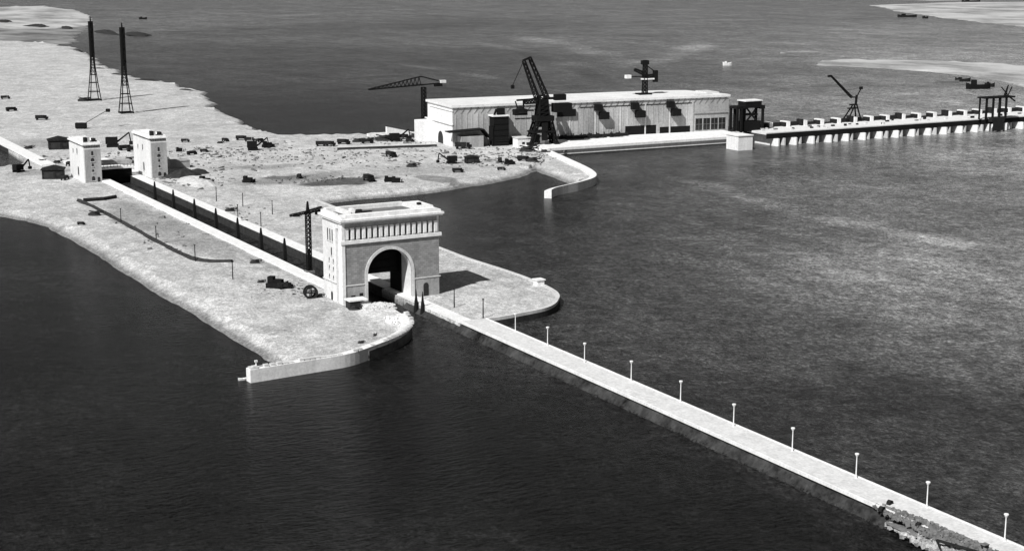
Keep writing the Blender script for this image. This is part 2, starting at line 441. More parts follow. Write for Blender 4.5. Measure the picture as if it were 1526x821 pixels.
w, s_ = 'w', 's'
land('sandy_ground', [
    (395, 10.3, w), (-2, 10.3, w), (-13, 14.3, w), (-22.7, 13.3, w), (-38, 8.4, w), (-47, 3.6, w), (-56, -4.4, w), (-64, -16.5, w), (-70.5, -28.4, w), (-72, -40.6, w), (-73, -50, w),
    (-50.8, -46.5, s_), (-35.8, -46, s_), (7.6, -46.5, s_), (70, -48, s_), (150, -48.5, s_), (244, -50.3, s_), (270, -56, s_), (292, -66, s_), (330, -100, s_), (440, -110, s_),
    (472, -17, w), (492, -13, w), (640, -7.5, w), (640, -100, s_), (1000, -300, s_), (1990, 100, s_), (1940, 259, s_), (1860, 300, s_), (1740, 318, s_), (1500, 285, s_), (1332, 252, s_), (1161, 244, s_), (983, 248, s_), (920, 246, s_),
    (856, 226, s_), (733, 198, s_), (600, 181, s_), (545, 182, s_), (529, 209, s_), (516, 285, s_), (500, 330, w), (470, 500, w), (372, 500, w), (358.5, 466, w), (358.5, 301, w), (347, 297, w), (308.8, 263, s_),
    (298, 248, s_), (283, 232, s_), (274, 213, s_), (267, 193, s_), (256, 165, s_), (252, 143, s_), (253, 116, s_), (250, 98, s_), (242, 88, w), (86, 84, w), (57, 83.6, w), (24, 85.3, w), (1.4, 85, w), (-15, 83, w), (-24, 80, w), (-31, 75.5, w),
    (-37.5, 70, w), (-42, 63, w), (-44.5, 52, w), (-46, 44, w), (-46.5, 36.4, w), (-46.5, 25.2, w), (0, 25.2, w), (0, 24.5, w), (395, 24.5, w)], M['sand'])
# river silt land and bars far away
land('mud_flats', [(2400, 380, s_), (2380, 500, s_), (2250, 470, s_), (2060, 400, s_), (1930, 372, s_), (1850, 345, s_), (1800, 300, s_), (1900, 200, s_), (1990, 90, s_), (2300, 200, s_)], M['mud'], z=1.5, step=12, out_=14)
land('sandbar', [(2240, 392, s_), (2330, 470, s_), (2480, 535, s_), (2668, 575, s_), (2900, 630, s_), (3212, 680, s_), (3527, 676, s_), (3476, 400, s_), (2500, 250, s_)], M['bar'], z=2.3, step=20, out_=14)
land('sandbar', [(995, 1075, s_), (940, 1020, s_), (905, 1035, s_), (848, 1056, s_), (795, 1062, s_), (750, 1062, s_), (700, 1050, s_), (650, 1033, s_), (590, 1000, s_), (560, 1100, s_), (700, 1250, s_), (800, 1230, s_), (914, 1200, s_), (975, 1150, s_)], M['bar'], z=1.6, step=10, out_=10)
land('sandbar', [(2560, 2560, s_), (2408, 2480, s_), (2230, 2340, s_), (2117, 2287, s_), (1922, 2179, s_), (1744, 2095, s_), (1500, 1990, s_), (1400, 2300, s_), (2000, 2900, s_), (2560, 3200, s_), (2640, 2950, s_)], M['bar'], z=1.8, step=30, out_=16)
land('sandbar', [(2900, 2960, s_), (2800, 2990, s_), (2720, 3300, s_), (3100, 3900, s_), (3500, 3700, s_), (3000, 3050, s_)], M['bar'], z=1.8, step=40, out_=16)
def blobland(name, u, v, ra, rb, rot=0, mat='bar', z=1.2):
    a0, b0 = ab(u, v, 0); pts = []
    for i in range(14):
        t = i / 14 * 2 * math.pi; k_ = 1 + .25 * mnoise.noise(Vector((math.cos(t) + u, math.sin(t), v)))
        x = math.cos(t) * rb * k_; y = math.sin(t) * ra * k_; c, s2 = math.cos(R(rot)), math.sin(R(rot))
        pts.append((a0 + x * s2 + y * c, b0 + x * c - y * s2, 's'))
    return land(name, pts, M[mat], z=z, step=20, out_=5)
blobland('sandbar', 222, 39, 30, 22); blobland('sandbar', 1325, 24, 14, 16)
blobland('sandbar', 1182, 79, 10, 22, z=1)

# banks and jetties
def ribbon(name, path, width, z0, z1, mat, batter=0):
    """wall that follows a path of (a, b); width to the inner side"""
    mb = MB(); n = len(path); P_ = [Vector((b, a)) for a, b in path]; inn = []; nrm = []
    for i in range(n):
        t = (P_[min(i + 1, n - 1)] - P_[max(i - 1, 0)]).normalized(); nn = Vector((-t.y, t.x)); nrm.append(nn); inn.append(P_[i] + nn * width)
    for i in range(n - 1):
        p, q, pi, qi = P_[i], P_[i + 1], inn[i], inn[i + 1]
        po = p - nrm[i] * batter; qo = q - nrm[i + 1] * batter
        mb.quad((p.x, p.y, z1), (q.x, q.y, z1), (qi.x, qi.y, z1), (pi.x, pi.y, z1))
        mb.quad((po.x, po.y, z0), (qo.x, qo.y, z0), (q.x, q.y, z1), (p.x, p.y, z1))
        mb.quad((qi.x, qi.y, z0), (pi.x, pi.y, z0), (pi.x, pi.y, z1), (qi.x, qi.y, z1))
    for i in (0, n - 1):
        p, pi = P_[i], inn[i]; po = p - nrm[i] * batter
        mb.quad((po.x, po.y, z0), (p.x, p.y, z1), (pi.x, pi.y, z1), (pi.x, pi.y, z0))
    return mb
def smooth(path, k=6):
    out = []
    n = len(path)
    for i in range(n - 1):
        p0, p1, p2, p3 = [path[max(0, min(n - 1, j))] for j in (i - 1, i, i + 1, i + 2)]
        for j in range(k):
            t = j / k
            out.append(tuple(.5 * ((2 * p1[c]) + (-p0[c] + p2[c]) * t + (2 * p0[c] - 5 * p1[c] + 4 * p2[c] - p3[c]) * t * t + (-p0[c] + 3 * p1[c] - 3 * p2[c] + p3[c]) * t ** 3) for c in (0, 1)))
    out.append(path[-1]); return out

# near mole wall (white, curved)
path = smooth([(-75.5, -64), (-74.5, -52), (-73.5, -40.6), (-72, -28.4), (-65.5, -16), (-57.5, -4), (-48.5, 4.5), (-39, 9.4), (-28, 12.3)])
q = ribbon('', path, 3.2, -1.5, 4.3, None)
t = thing('mole_wall', 'curved white concrete wall edging the near mole, with a free spit at its left end', 'wall', O)
q.build('wall', M['white_concrete'], t)
ri = [p_ for p_ in path if p_[1] > -22]
ribbon('', ri, -.35, -1.5, 3.2, None).build('shade_facing', M['painted_wall_shade'], t)  # dark facing paints the shade on the turned-away part of the wall
mb = MB().box(-63.8, -61.2, -75.2, -72.6, 4.25, 4.8); mb.build('end_block', M['concrete'], t)
# low broken curb of blocks along the bullnose top
mb = MB()
for i in range(len(path) - 1):
    a_, b_ = path[i]
    if random.random() < .75: mb.box(b_ - .3, b_ + 1.3, a_ + .4, a_ + 2.0, 4.25, 4.3 + random.uniform(.3, .9))
mb.build('curb_block', M['concrete'], t)

# lock walls: pale copings on both banks and dark wet inner faces
t = thing('lock_wall', 'long white concrete coping and wall on the near left bank of the lock chamber', 'wall', O)
MB().box(4.8, 10.28, 19.2, 372, 2.6, 3.75).build('coping', M['white_concrete'], t)
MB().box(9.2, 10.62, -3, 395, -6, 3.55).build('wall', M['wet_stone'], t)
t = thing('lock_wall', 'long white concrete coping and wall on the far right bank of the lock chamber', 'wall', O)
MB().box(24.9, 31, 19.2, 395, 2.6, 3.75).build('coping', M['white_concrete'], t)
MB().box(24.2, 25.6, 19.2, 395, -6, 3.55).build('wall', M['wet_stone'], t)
# breakwater
t = thing('breakwater', 'long straight white concrete breakwater running from the lock gate to the lower right corner', 'breakwater', O)
MB().box(25.6, 35.9, -420, -46.0, 2.7, 3.45).build('roadway', M['paving'], t)
mb = MB(); mb.box(25.3, 25.95, -420, 0, 2.9, 3.75); mb.build('kerb', M['white_concrete'], t)
mb = MB(); mb.box(35.7, 36.25, -420, -46.6, 2.6, 3.6); mb.build('kerb', M['white_concrete'], t)
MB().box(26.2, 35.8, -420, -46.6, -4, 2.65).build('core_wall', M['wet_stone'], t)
mb = MB(); n0 = 180
for i in range(n0):
    y0 = -420 + i * 418 / n0; y1 = y0 + 418 / n0
    def ed(y, j): return (25.75 - j * .95 + .35 * mnoise.noise(Vector((y * .3, j, 0))), y, 2.3 - j * .95 + .25 * mnoise.noise(Vector((y * .5, j, 7))))
    for j in range(3): mb.quad(ed(y0, j + 1), ed(y1, j + 1), ed(y1, j), ed(y0, j))
mb.rubble(23.9, -210, -.1, .9, 205, .5, 500, .3, .9)
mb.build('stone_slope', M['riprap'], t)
MB().box(25.6, 30.5, -46.0, 19, 2.7, 3.4).build('apron', M['white_concrete'], t)
# right mole edge
path = smooth([(-46.8, 36.6), (-46.3, 44), (-44.8, 52), (-42.3, 63), (-37.8, 70), (-31.3, 75.7), (-24.3, 80.2), (-15, 83.2), (1.4, 85.2), (24, 85.5), (57, 83.8), (86, 84.2), (160, 86), (242, 88.2)])
t = thing('mole_wall', 'rounded stone edge of the pale triangular mole right of the gate tower', 'wall', O)
ribbon('', path, 1.6, -1.5, 3.35, None).build('wall', M['concrete'], t)
mb = ribbon('', [(a_, b_) for a_, b_ in path], -.12, -1.5, 2.2, None); mb.build('shade_band', M['wet_stone'], t)  # dark band painted along the wall for its shaded front face
# jetty off the powerhouse shore
land('jetty_ground', [(347, 296.8, w), (276, 277.6, w), (255, 270.5, w), (243, 264, w), (237, 250, s_), (262, 254.5, s_), (308.8, 262.8, s_), (330, 280, w)], M['sand'], z=3.05, amp=.1)
path = smooth([(349, 298), (300, 285), (276, 278.4), (256, 271.8), (240, 264), (229, 254.5), (219.5, 240.2), (213.5, 228), (207.5, 217), (201.5, 210.3)])
t = thing('jetty_wall', 'curved white jetty wall hooking out into the river below the power station', 'wall', O)
q = ribbon('', [(a_, b_) for a_, b_ in reversed(path)], 4.2, -1.5, 4.0, None); q.build('wall', M['white_concrete'], t)
ribbon('', [(a_, b_) for a_, b_ in reversed(path)], 1.0, 3.98, 4.9, None).build('parapet', M['white_concrete'], t)
# upstream guide wall
t = thing('guide_wall', 'white concrete guide wall slanting in from the left edge towards the far lock towers', 'wall', O)
MB().box(-10.5, -2, 452, 760, -2, 3.9).build('coping', M['white_concrete'], t)
MB().box(-10.9, -10.45, 452, 760, -2, 3.0).build('wall', M['wet_stone'], t)

# ------------------------------------------------------------------ gate tower
def arch_pts(cx, r, zs, n=28): return [(cx - r * math.cos(math.pi * i / n), zs + r * math.sin(math.pi * i / n)) for i in range(n + 1)]
def arch_wall(mb, x0, x1, cx, r, zs, z0, z1, y0, y1):
    mb.box(x0, cx - r, y0, y1, z0, z1); mb.box(cx + r, x1, y0, y1, z0, z1)
    P_ = arch_pts(cx, r, zs)
    for i in range(len(P_) - 1):
        (xa, za), (xb, zb) = P_[i], P_[i + 1]
        mb.prism_y([(xa, za), (xb, zb), (xb, z1), (xa, z1)], y0, y1)
def arch_opening(mb, cx, hw, z0, z1, y, dep, n=8):   # little round-headed opening panel (glass) in an x-z plane
    zs = z1 - hw; P_ = [(cx - hw, z0)] + [(cx - hw * math.cos(math.pi * i / n), zs + hw * math.sin(math.pi * i / n)) for i in range(n + 1)] + [(cx + hw, z0)]
    mb.prism_y(P_[::-1], y, y + dep)

def side_window(parent, y, z0, z1, hw, x=-.06, frame=.0, name='window', mat='glass'):
    mb = MB(); n = 6; zs = z1 - hw
    P_ = [(y - hw, z0)] + [(y - hw * math.cos(math.pi * i / n), zs + hw * math.sin(math.pi * i / n)) for i in range(n + 1)] + [(y + hw, z0)]
    m = len(P_)
    mb.v = [(x, p[0], p[1]) for p in P_] + [(x + .3, p[0], p[1]) for p in P_]
    mb.f = [tuple(reversed(range(m))), tuple(range(m, 2 * m))] + [(i, (i + 1) % m, m + (i + 1) % m, m + i) for i in range(m)]
    o = mb.build(name, M[mat], parent)
    mb = MB().box(x - .25, x + .3, y - hw - .25, y + hw + .25, z0 - .35, z0 - .05); mb.build('sill', M['concrete'], o)
    return o

gt = thing('gate_tower', 'massive arched lock gate tower of pale stone with a colonnaded gallery', 'gate tower', W(0, 0, 3))
AX, AR, AZS = 19.3, 9.2, 10.6      # arch centre, radius, springing above quay
mb = MB(); arch_wall(mb, .0, 40.5, AX, AR, AZS, -.3, 23.2, .35, 4.0)
mb.box(0, 10.1, 6.2, 19, -.3, 28.6); mb.box(1.6, 10.1, 4.0, 6.2, -.3, 28.6)       # left pier with vertical groove
mb.box(28.5, 40.5, 4.0, 19, -.3, 28.6)
mb.box(10.1, 28.5, 15.2, 19, 20.5, 28.6)
mb.box(0, 40.5, 4.0, 19, 28.6, 31.2)
mb.box(-.0, 1.2, .35, 3.2, 23.2, 31.2); mb.box(39.6, 40.5, .35, 4, 23.2, 31.2)
mb.build('wall', M['pale_wall'], gt)
mb = MB(); arch_wall(mb, 1.0, 40.3, AX, AR, AZS, 7.4, 23.2, .0, .36); mb.build('stone_facing', M['coursed'], gt)
MB().box(1.0, 10.1, 0, .36, -.3, 7.1).build('base_facing', M['grey_wall'], gt); MB().box(28.5, 40.3, 0, .36, -.3, 7.1).build('base_facing', M['grey_wall'], gt)
mb = MB(); mb.box(-.25, 1.0, -.35, 3.2, -.3, 31.2); mb.build('corner_pilaster', M['white_concrete'], gt)
for q in ((-.35, 10.1, -.25, .4), (28.5, 40.8, -.25, .4), (-.35, 0.02, 6.2, 19.2)): MB().box(*q, 7.1, 7.5).build('string_course', M['concrete'], gt)
# arch surround
mb = MB(); P_ = arch_pts(AX, AR, AZS); Q_ = arch_pts(AX, AR + 1.15, AZS)
for i in range(len(P_) - 1): mb.prism_y([P_[i], P_[i + 1], Q_[i + 1], Q_[i]], -.3, .6)
mb.box(AX - AR - 1.15, AX - AR, -.3, .6, -.2, AZS); mb.box(AX + AR, AX + AR + 1.15, -.3, .6, -.2, AZS)
mb.build('arch_surround', M['concrete'], gt)
# gallery
GZ = 23.2
mb = MB(); mb.box(-.7, 41.2, -.7, .0, GZ + .0, GZ + 1.3); mb.box(1.2, 39.6, 0, 4.0, GZ - .0, GZ + 1.2); mb.build('gallery_ledge', M['white_concrete'], gt)
mb = MB(); mb.box(1.2, 39.6, 3.4, 4.0, GZ + 1.2, 28.58); mb.build('gallery_back_wall', M['steel'], gt)  # near-black back wall paints the shade in the gallery gaps
mb = MB(); mb.box(1.2, 39.6, .3, 3.4, 29.2, 31.2); mb.build('architrave', M['grey_wall'], gt)
n0 = 17
for i in range(n0):
    x = 1.9 + i * (39.0 - 1.9) / (n0 - 1); mb = MB()
    mb.box(x - .62, x + .62, -.15, 1.1, GZ + 1.5, GZ + 1.9); mb.box(x - .6, x + .6, -.35, .95, GZ + 1.9, 28.4); mb.box(x - .75, x + .75, -.2, 1.1, 28.4, 29.2)
    mb.build('column', M['white_concrete'], gt)
mb = MB(); mb.box(-.9, 41.4, -1.2, 20.0, 31.2, 31.9); mb.box(-1.3, 41.8, -1.9, 20.4, 31.9, 32.7); mb.build('cornice', M['white_concrete'], gt)
# roof terrace with parapet and sunken pit
mb = MB()
mb.box(-.4, 41, -.7, 6.0, 32.7, 33.5); mb.box(-.4, 1.0, 6.0, 19.4, 32.7, 34.0); mb.box(33.5, 41, 6.0, 19.4, 32.7, 34.1); mb.box(1.0, 33.5, 17.6, 19.4, 32.7, 34.4)
mb.box(5.2, 6.4, 6.0, 17.6, 32.7, 34.4); mb.box(1.2, 39.5, -.5, .4, 33.5, 34.1)
mb.build('parapet', M['white_concrete'], gt)
mb = MB(); mb.box(1.0, 5.2, 6.0, 17.6, 32.7, 32.78); mb.box(6.4, 33.5, 6.0, 17.6, 32.7, 32.78); mb.build('roof', M['soil'], gt)  # pit floor coloured darker for the shadow in the pit
mb = MB(); mb.box(6.8, 8.2, 6.4, 9.2, 32.8, 35.2); mb.build('roof_hatch', M['white_concrete'], gt)
for q in ((9, 16, 8, 10, 32.8, 33.6), (11, 13, 10.5, 12, 32.8, 34), (36, 37.4, 9, 10.5, 34.1, 35)): MB().box(*q).build('roof_lumber', M['dark'], gt)
# side windows, doors
for y in (9.5, 11.7, 13.9): side_window(gt, y, 23.0, 27.6, .42)
side_window(gt, 10.6, 17.5, 20.6, .5)
for z in (15.0, 12.0, 8.6):
    for y in (9.0, 13.0): side_window(gt, y, z, z + 1.3, .35)
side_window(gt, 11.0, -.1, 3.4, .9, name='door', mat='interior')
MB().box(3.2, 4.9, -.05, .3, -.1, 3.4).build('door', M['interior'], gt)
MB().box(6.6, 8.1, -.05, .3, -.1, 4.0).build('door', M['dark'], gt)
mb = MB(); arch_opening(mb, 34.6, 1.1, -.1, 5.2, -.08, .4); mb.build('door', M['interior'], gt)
# lift gate hanging in the rear opening
mb = MB(); mb.box(10.1, 28.5, 12.6, 13.6, 8.2, 20.8)
for z in (9.5, 12.5, 15.5, 18.5): mb.box(10.1, 28.5, 12.2, 12.6, z, z + .5)
mb.build('lift_gate', M['steel'], gt)
mb = MB(); mb.box(10.12, 10.5, 4.0, 19, -.2, 20); mb.box(28.1, 28.48, 9, 19, -.2, 20); mb.build('passage_shade', M['steel'], gt)  # black sheets painted in for the shade deep inside the passage

# ------------------------------------------------------------------ upstream towers
def up_tower(a0, b0, width, depth, h, label):
    t = thing('lock_tower', label, 'tower', W(a0, b0, 3), group='twin towers at the far end of the lock')
    MB().box(0, width, 0, depth, -.3, h - 2.4).build('wall', M['pale_wall'], t)
    mb = MB(); mb.box(.5, width + .05, -.12, .0, -.2, h - 3.4); mb.build('stone_facing', M['grey_wall'], t)
    mb = MB(); mb.box(.3, width - .3, .3, depth - .3, h - 2.4, h - .9); mb.build('top_storey', M['grey_wall'], t)
    mb = MB()
    for i in range(7): x = .45 + i * (width - .9) / 6; mb.box(x - .22, x + .22, -.1, .3, h - 2.4, h - .9)
    mb.build('pilaster', M['mid'], t)
    mb = MB(); mb.box(-.7, width + .7, -.9, depth + .6, h - .9, h - .2); mb.build('cornice', M['white_concrete'], t)
    mb = MB(); 
    for q in ((0, width, 0, .5), (0, .5, .5, depth), (width - .5, width, .5, depth), (.5, width - .5, depth - .5, depth)): mb.box(*q, h - .2, h + .8)
    mb.build('parapet', M['white_concrete'], t)
    MB().box(1.8, 3.4, 3, 7, h - .2, h + 3.0).build('roof_hut', M['dark'], t)
    MB().box(4.0, 6.2, 9, 15, h - .2, h + 2.6).build('roof_hut', M['concrete'], t)
    MB().box(6.6, 8.4, 4, 8, h - .2, h + 2.2).build('roof_hut', M['dark'], t)
    for z, z2, hw in ((1.0, 3.6, .9), (6.0, 7.6, .55), (9.3, 11, .55), (12.2, 14.2, 1.0), (15.6, 18.2, .6)):
        mb = MB(); arch_opening(mb, width * .5, hw, z, z2, -.2, .3); o = mb.build('window', M['glass'], t)
        MB().box(width * .5 - hw - .2, width * .5 + hw + .2, -.45, -.12, z - .35, z - .05).build('sill', M['concrete'], o)
    mb = MB(); arch_opening(mb, width * .82, .8, .0, 3.0, -.2, .3); mb.build('door', M['interior'], t)
    side_window(t, depth * .42, 3.0, 8.0, 1.4); side_window(t, depth * .45, 15.2, 18.6, .8); side_window(t, depth * .72, 15.2, 17.6, .7)
    return t
up_tower(366, -5, 9.8, 34, 22.6, 'left one of the two square towers at the far end of the lock')
up_tower(366, 34, 9.8, 36, 24.2, 'right one of the two square towers at the far end of the lock')
# bridge and dark upstream gate between towers
t = thing('service_bridge', 'grey service bridge with railing joining the foot of the two far lock towers', 'bridge', W(376, 4.8, 3))
MB().box(0, 22, 0, 5, 5.6, 6.6).build('deck', M['white_concrete'], t)
MB().box(0, 22, 5.2, 13, 7.4, 9.6).build('beam', M['grey_wall'], t)
mb = MB()
for i in range(12): mb.bar((i * 2, .2, 6.6), (i * 2, .2, 8.2), .18)
mb.bar((0, .2, 8.2), (22, .2, 8.2), .2); mb.bar((0, .2, 7.4), (22, .2, 7.4), .14)
mb.build('railing', M['steel'], t)
t = thing('upstream_gate', 'black steel gate closing the far end of the lock chamber below the bridge', 'lock gate', W(377.5, 5.0, 0))
mb = MB().box(0, 20.5, 0, 1.2, -2, 8.4)
for z in (1, 3.2, 5.4, 7.4): mb.box(.2, 20.3, -.5, 0, z, z + .4)
mb.build('panel', M['steel'], t)
mb = MB()
for i in range(6): mb.box(1 + i * 3.8, 1.5 + i * 3.8, -.7, -.5, -1, 8.3)
mb.build('rib', M['steel'], t)
t = thing('concrete_apron', 'white concrete slab at ground level beside the two far towers', 'slab', W(388, 5, 0))
MB().box(0, 28.8, 3, 80, 2.2, 3.7).build('slab', M['white_concrete'], t)

# mooring pylons along the chamber
def pylon_post():
    t = thing('mooring_pylon', '', 'pylon', W(0, 0, 3.6), group='dark pylons along the lock chamber')
    MB().frustum(-.95, .95, -.95, .95, -6, 6.2, .3).build('shaft', M['steel'], t)
    MB().frustum(-.62, .62, -.62, .62, 6.2, 10.2, .35).build('tip', M['steel'], t)
    return t
mp0 = pylon_post(); ords = ['nearest', 'second nearest', 'third nearest', 'fourth nearest', 'fifth nearest', 'sixth nearest', 'seventh nearest', 'farthest']
for i, a_ in enumerate([63, 91, 120, 151, 182, 215, 250, 283]):
    lb = ords[i] + ' dark tapering pylon from the gate tower in the row along the lock chamber'
    if i == 0: mp0.location = W(a_, 11.6, 3.0); mp0['label'] = lb
    else: copy_thing(mp0, W(a_, 11.6, 3.0), PHI, lb)
# two black fender dolphins at the foot of the right pier
def dolphin():
    t = thing('mooring_dolphin', '', 'dolphin', W(0, 0, 0), group='black conical dolphins by the gate')
    mb = MB(); mb.cyl((0, 0, -3), (0, 0, 5.2), 1.25, .65, 10); mb.build('pile_cluster', M['steel'], t)
    MB().cyl((0, 0, 5.2), (0, 0, 9.6), .6, .12, 8).build('cap', M['steel'], t)
    return t
d0 = dolphin(); d0.location = W(-12.5, 24.3, -.5); d0['label'] = 'left black conical dolphin in the water at the foot of the gate tower right pier'
copy_thing(d0, W(-17.5, 24.6, -.5), PHI, 'right black conical dolphin, the one nearer the breakwater, by the gate tower')

# ------------------------------------------------------------------ lamp posts
def lamp():
    t = thing('lamp_post', '', 'lamp post', W(0, 0, 3), group='white lamp posts on the breakwater')
    MB().cyl((0, 0, 0), (0, 0, 5.9), .17, .12, 8).build('pole', M['lamp_white'], t)
    mb = MB().cyl((0, 0, 5.6), (0, 0, 6.35), .15, .55, 10).cyl((0, 0, 6.35), (0, 0, 6.55), .58, .5, 10); mb.build('lamp_head', M['lamp_white'], t)
    MB().cyl((0, 0, 0), (0, 0, .8), .32, .26, 8).build('base', M['lamp_white'], t)
    return t
l0 = lamp(); wrd = ['first', 'second', 'third', 'fourth', 'fifth', 'sixth', 'seventh', 'eighth', 'ninth', 'tenth']
for i, (u, v) in enumerate([(768, 494), (816, 515), (871, 540), (940.5, 568), (1014, 599), (1093, 635), (1180.5, 672), (1275.5, 712), (1381, 756), (1497, 806)]):
    p = ground(u, v, 3.4); lb = wrd[i] + ' white lamp post out from the gate tower along the breakwater edge'
    if i == 0: l0.location = p; l0['label'] = lb
    else: copy_thing(l0, p, PHI, lb)
def pole_thing():
    t = thing('light_pole', '', 'pole', W(0, 0, 3), group='bare dark poles on the lock banks')
    MB().cyl((0, 0, -.3), (0, 0, 6.9), .24, .18, 6).build('pole', M['dark'], t)
    MB().box(-.35, .35, -.2, .2, 6.9, 7.2).build('cap', M['dark'], t)
    return t
p0 = pole_thing()
PL = [((677, 458), 'left dark pole on the mole right of the gate tower'), ((720, 474), 'right dark pole on the mole, where the breakwater starts'),
      ((347, 416), 'dark pole alone on open sand, nearest the gate, beyond the end of the soil bank'), ((291, 389), 'dark pole at the near end of the dark soil bank'),
      ((233, 360), 'dark pole halfway along the dark soil bank'), ((180.5, 332), 'dark pole near the far end of the dark soil bank'),
      ((406, 320), 'thin pole behind the lock, nearest the dark basin'), ((389, 338), 'thin pole nearest the lock coping behind the chamber'),
      ((354.6, 326), 'thin pole on the bank behind the middle of the lock chamber'), ((362, 308), 'thin pole standing farther back behind the middle of the chamber'), ((322.7, 300), 'thin pole behind the lock next to the pale sand heap')]
for i, ((u, v), lb) in enumerate(PL):
    p = ground(u, v)
    if i == 0: p0.location = p; p0['label'] = lb
    else: copy_thing(p0, p, PHI, lb)

# ------------------------------------------------------------------ power pylons
def big_pylon():
    t = thing('transmission_pylon', '', 'pylon', W(0, 0, 3), group='tall lattice pylons on the sand')
    mb = MB(); h = 72
    def hw(z): return 1.35 + 3.5 * max(0, 1 - z / 38) ** 1.35
    zs = [0, 8, 16, 23, 29, 34, 38.5, 42.5, 46.5, 50.5, 54.5, 58.5, 62.5, 66.5, 70]
    cr = [(-1, -1), (1, -1), (1, 1), (-1, 1)]
    for i in range(len(zs) - 1):
        z0, z1 = zs[i], zs[i + 1]; a_, b_ = hw(z0), hw(z1); th = .7 if z0 < 30 else 1.0
        for j in range(4):
            x, y = cr[j]; x2, y2 = cr[(j + 1) % 4]
            mb.bar((x * a_, y * a_, z0), (x * b_, y * b_, z1), th)
            mb.bar((x * b_, y * b_, z1), (x2 * b_, y2 * b_, z1), .5)
            if z0 >= 23: mb.bar((x * a_, y * a_, z0), (x2 * b_, y2 * b_, z1), .3 if z0 < 36 else .9); mb.bar((x2 * a_, y2 * a_, z0), (x * b_, y * b_, z1), .3 if z0 < 36 else .9)
    mb.build('lattice_mast', M['steel'], t)
    mb = MB()
    for j in range(4): mb.bar((cr[j][0] * 4.9, cr[j][1] * 4.9, .8), (cr[(j + 1) % 4][0] * 4.9, cr[(j + 1) % 4][1] * 4.9, .8), .9)
    mb.build('base_frame', M['steel'], t)
    mb = MB()
    for z in (44, 54, 64): mb.bar((0, -3.0, z), (0, 3.0, z), .8)
    mb.bar((0, 0, 66), (0, 0, 74), 1.6, .7)
    mb.build('cross_arm', M['steel'], t)
    return t
bp = big_pylon(); bp.location = ground(141, 150); bp['label'] = 'left one of two tall black lattice pylons on the sand at upper left'
copy_thing(bp, ground(188, 169), PHI, 'right one of two tall black lattice pylons, the one nearer the lock')

# ------------------------------------------------------------------ cranes
# small tower crane beside the gate tower
t = thing('tower_crane', 'thin black tower crane standing close behind the left flank of the gate tower', 'crane', ground(461, 405, 3.6))
MB().lattice((0, 0, 0), (0, 0, 25), 1.7, 1.7, 14, .34, .22).build('mast', M['steel'], t)
mb = MB().lattice((0, 0, 25), (-8.2, -1.2, 24.4), 1.0, .7, 6, .3, .2); mb.build('jib', M['steel'], t)
mb = MB().lattice((0, 0, 25), (6.4, .6, 26.2), 1.2, 1.0, 5, .35, .25); mb.box(3.5, 6, -.5, 1, 23.6, 25.4); mb.build('counter_jib', M['steel'], t)
MB().bar((0, 0, 25), (0, 0, 29.5), 1.3, .6).build('cab', M['steel'], t)
MB().box(-1.8, 1.8, -1.8, 1.8, -.6, .6).build('base', M['mid'], t)

# hammerhead crane left of the power station
p = ground(632, 197)
t = thing('tower_crane', 'black hammerhead tower crane left of the power station with its long jib pointing left', 'crane', p)
MB().lattice((0, 0, 0), (0, 0, 33), 2.6, 2.6, 12, .6, .32).build('mast', M['steel'], t)
mb = MB(); mb.bar((-44, 0, 33.0), (15, 0, 35.5), .9); mb.bar((-44, 0, 33.4), (-2, 0, 41), .8); mb.bar((-2, 0, 41), (15, 0, 36.5), .8); mb.bar((-44, 1.5, 33), (0, 1.5, 35), .6)
for i in range(13): f = i / 13; x = -44 + 42 * f; mb.bar((x, 0, 33 + f * 1.8), (x + 1.6, 0, 33.4 + f * 7.6), .45); mb.bar((x + 1.6, 0, 33.4 + f * 7.6), (x + 3.2, 0, 33 + f * 1.8), .45)
mb.build('jib', M['steel'], t)
MB().box(9, 15, -1.2, 1.2, 33.2, 35.6).build('machine_house', M['steel'], t)
MB().box(13.5, 18, -1.4, 1.4, 35.6, 37.6).build('counterweight', M['white_concrete'], t)
MB().box(-3, 3, -3, 3, -.6, 1.2).build('base', M['mid'], t)

# heavy gantry crane in front of the power station
PHO = W(414.2, 257.8, 3); PHR = PHI + math.atan2(-23.4, 216.0)
def ph(x, y, z=0):
    c, s2 = math.cos(PHR), math.sin(PHR); return PHO + Vector((x * c - y * s2, x * s2 + y * c, z))
QZ = 5.0
p = ground(808, 215, QZ)
t = thing('gantry_crane', 'huge black gantry crane with a raised twin lattice jib in front of the power station', 'crane', p, PHR)
mb = MB()
for x0, x1 in ((-10, -4), (9, 5)):
    for y0, y1 in ((-4, -3), (4, 3)): mb.lattice((x0, y0, 0), (x1, y1, 17), 1.8, 1.8, 5, .6, .4)
mb.box(-11.5, -8.5, -5.5, 5.5, 0, 1.6); mb.box(7.5, 10.5, -5.5, 5.5, 0, 1.6)
mb.build('portal_leg', M['steel'], t)
mb = MB().box(-6, 7, -4.5, 4.5, 16, 19.5); mb.lattice((0, 0, 19), (0, 0, 33), 7.5, 5, 5, .9, .7); mb.box(-3.5, 3.5, -3, 3, 12, 30); mb.build('tower', M['steel'], t)
mb = MB(); mb.box(8, 21, -3, 3, 21.5, 27.5); mb.build('machine_house', M['steel'], t)
mb = MB(); mb.box(9, 17, -2, 2, 29.5, 33.5); mb.bar((0, 0, 31), (10, 0, 31), 1.6); mb.build('counterweight', M['steel'], t)
mb = MB(); mb.lattice((-2, 0, 30), (-13, 0, 29), 3.5, 2, 5, .9, .6); mb.mound(-16, 0, 22.5, 5.0, 3.5, 4, 14, 5); mb.box(-21, -12, -2.5, 2.5, 20.5, 24.5); mb.bar((-14, 0, 31), (-14, 0, 23), .9); mb.bar((-20, 0, 30), (-18, 0, 24), .7); mb.bar((-3, 0, 31), (-19, 0, 30.5), 1.2); mb.build('grab_bucket', M['steel'], t)
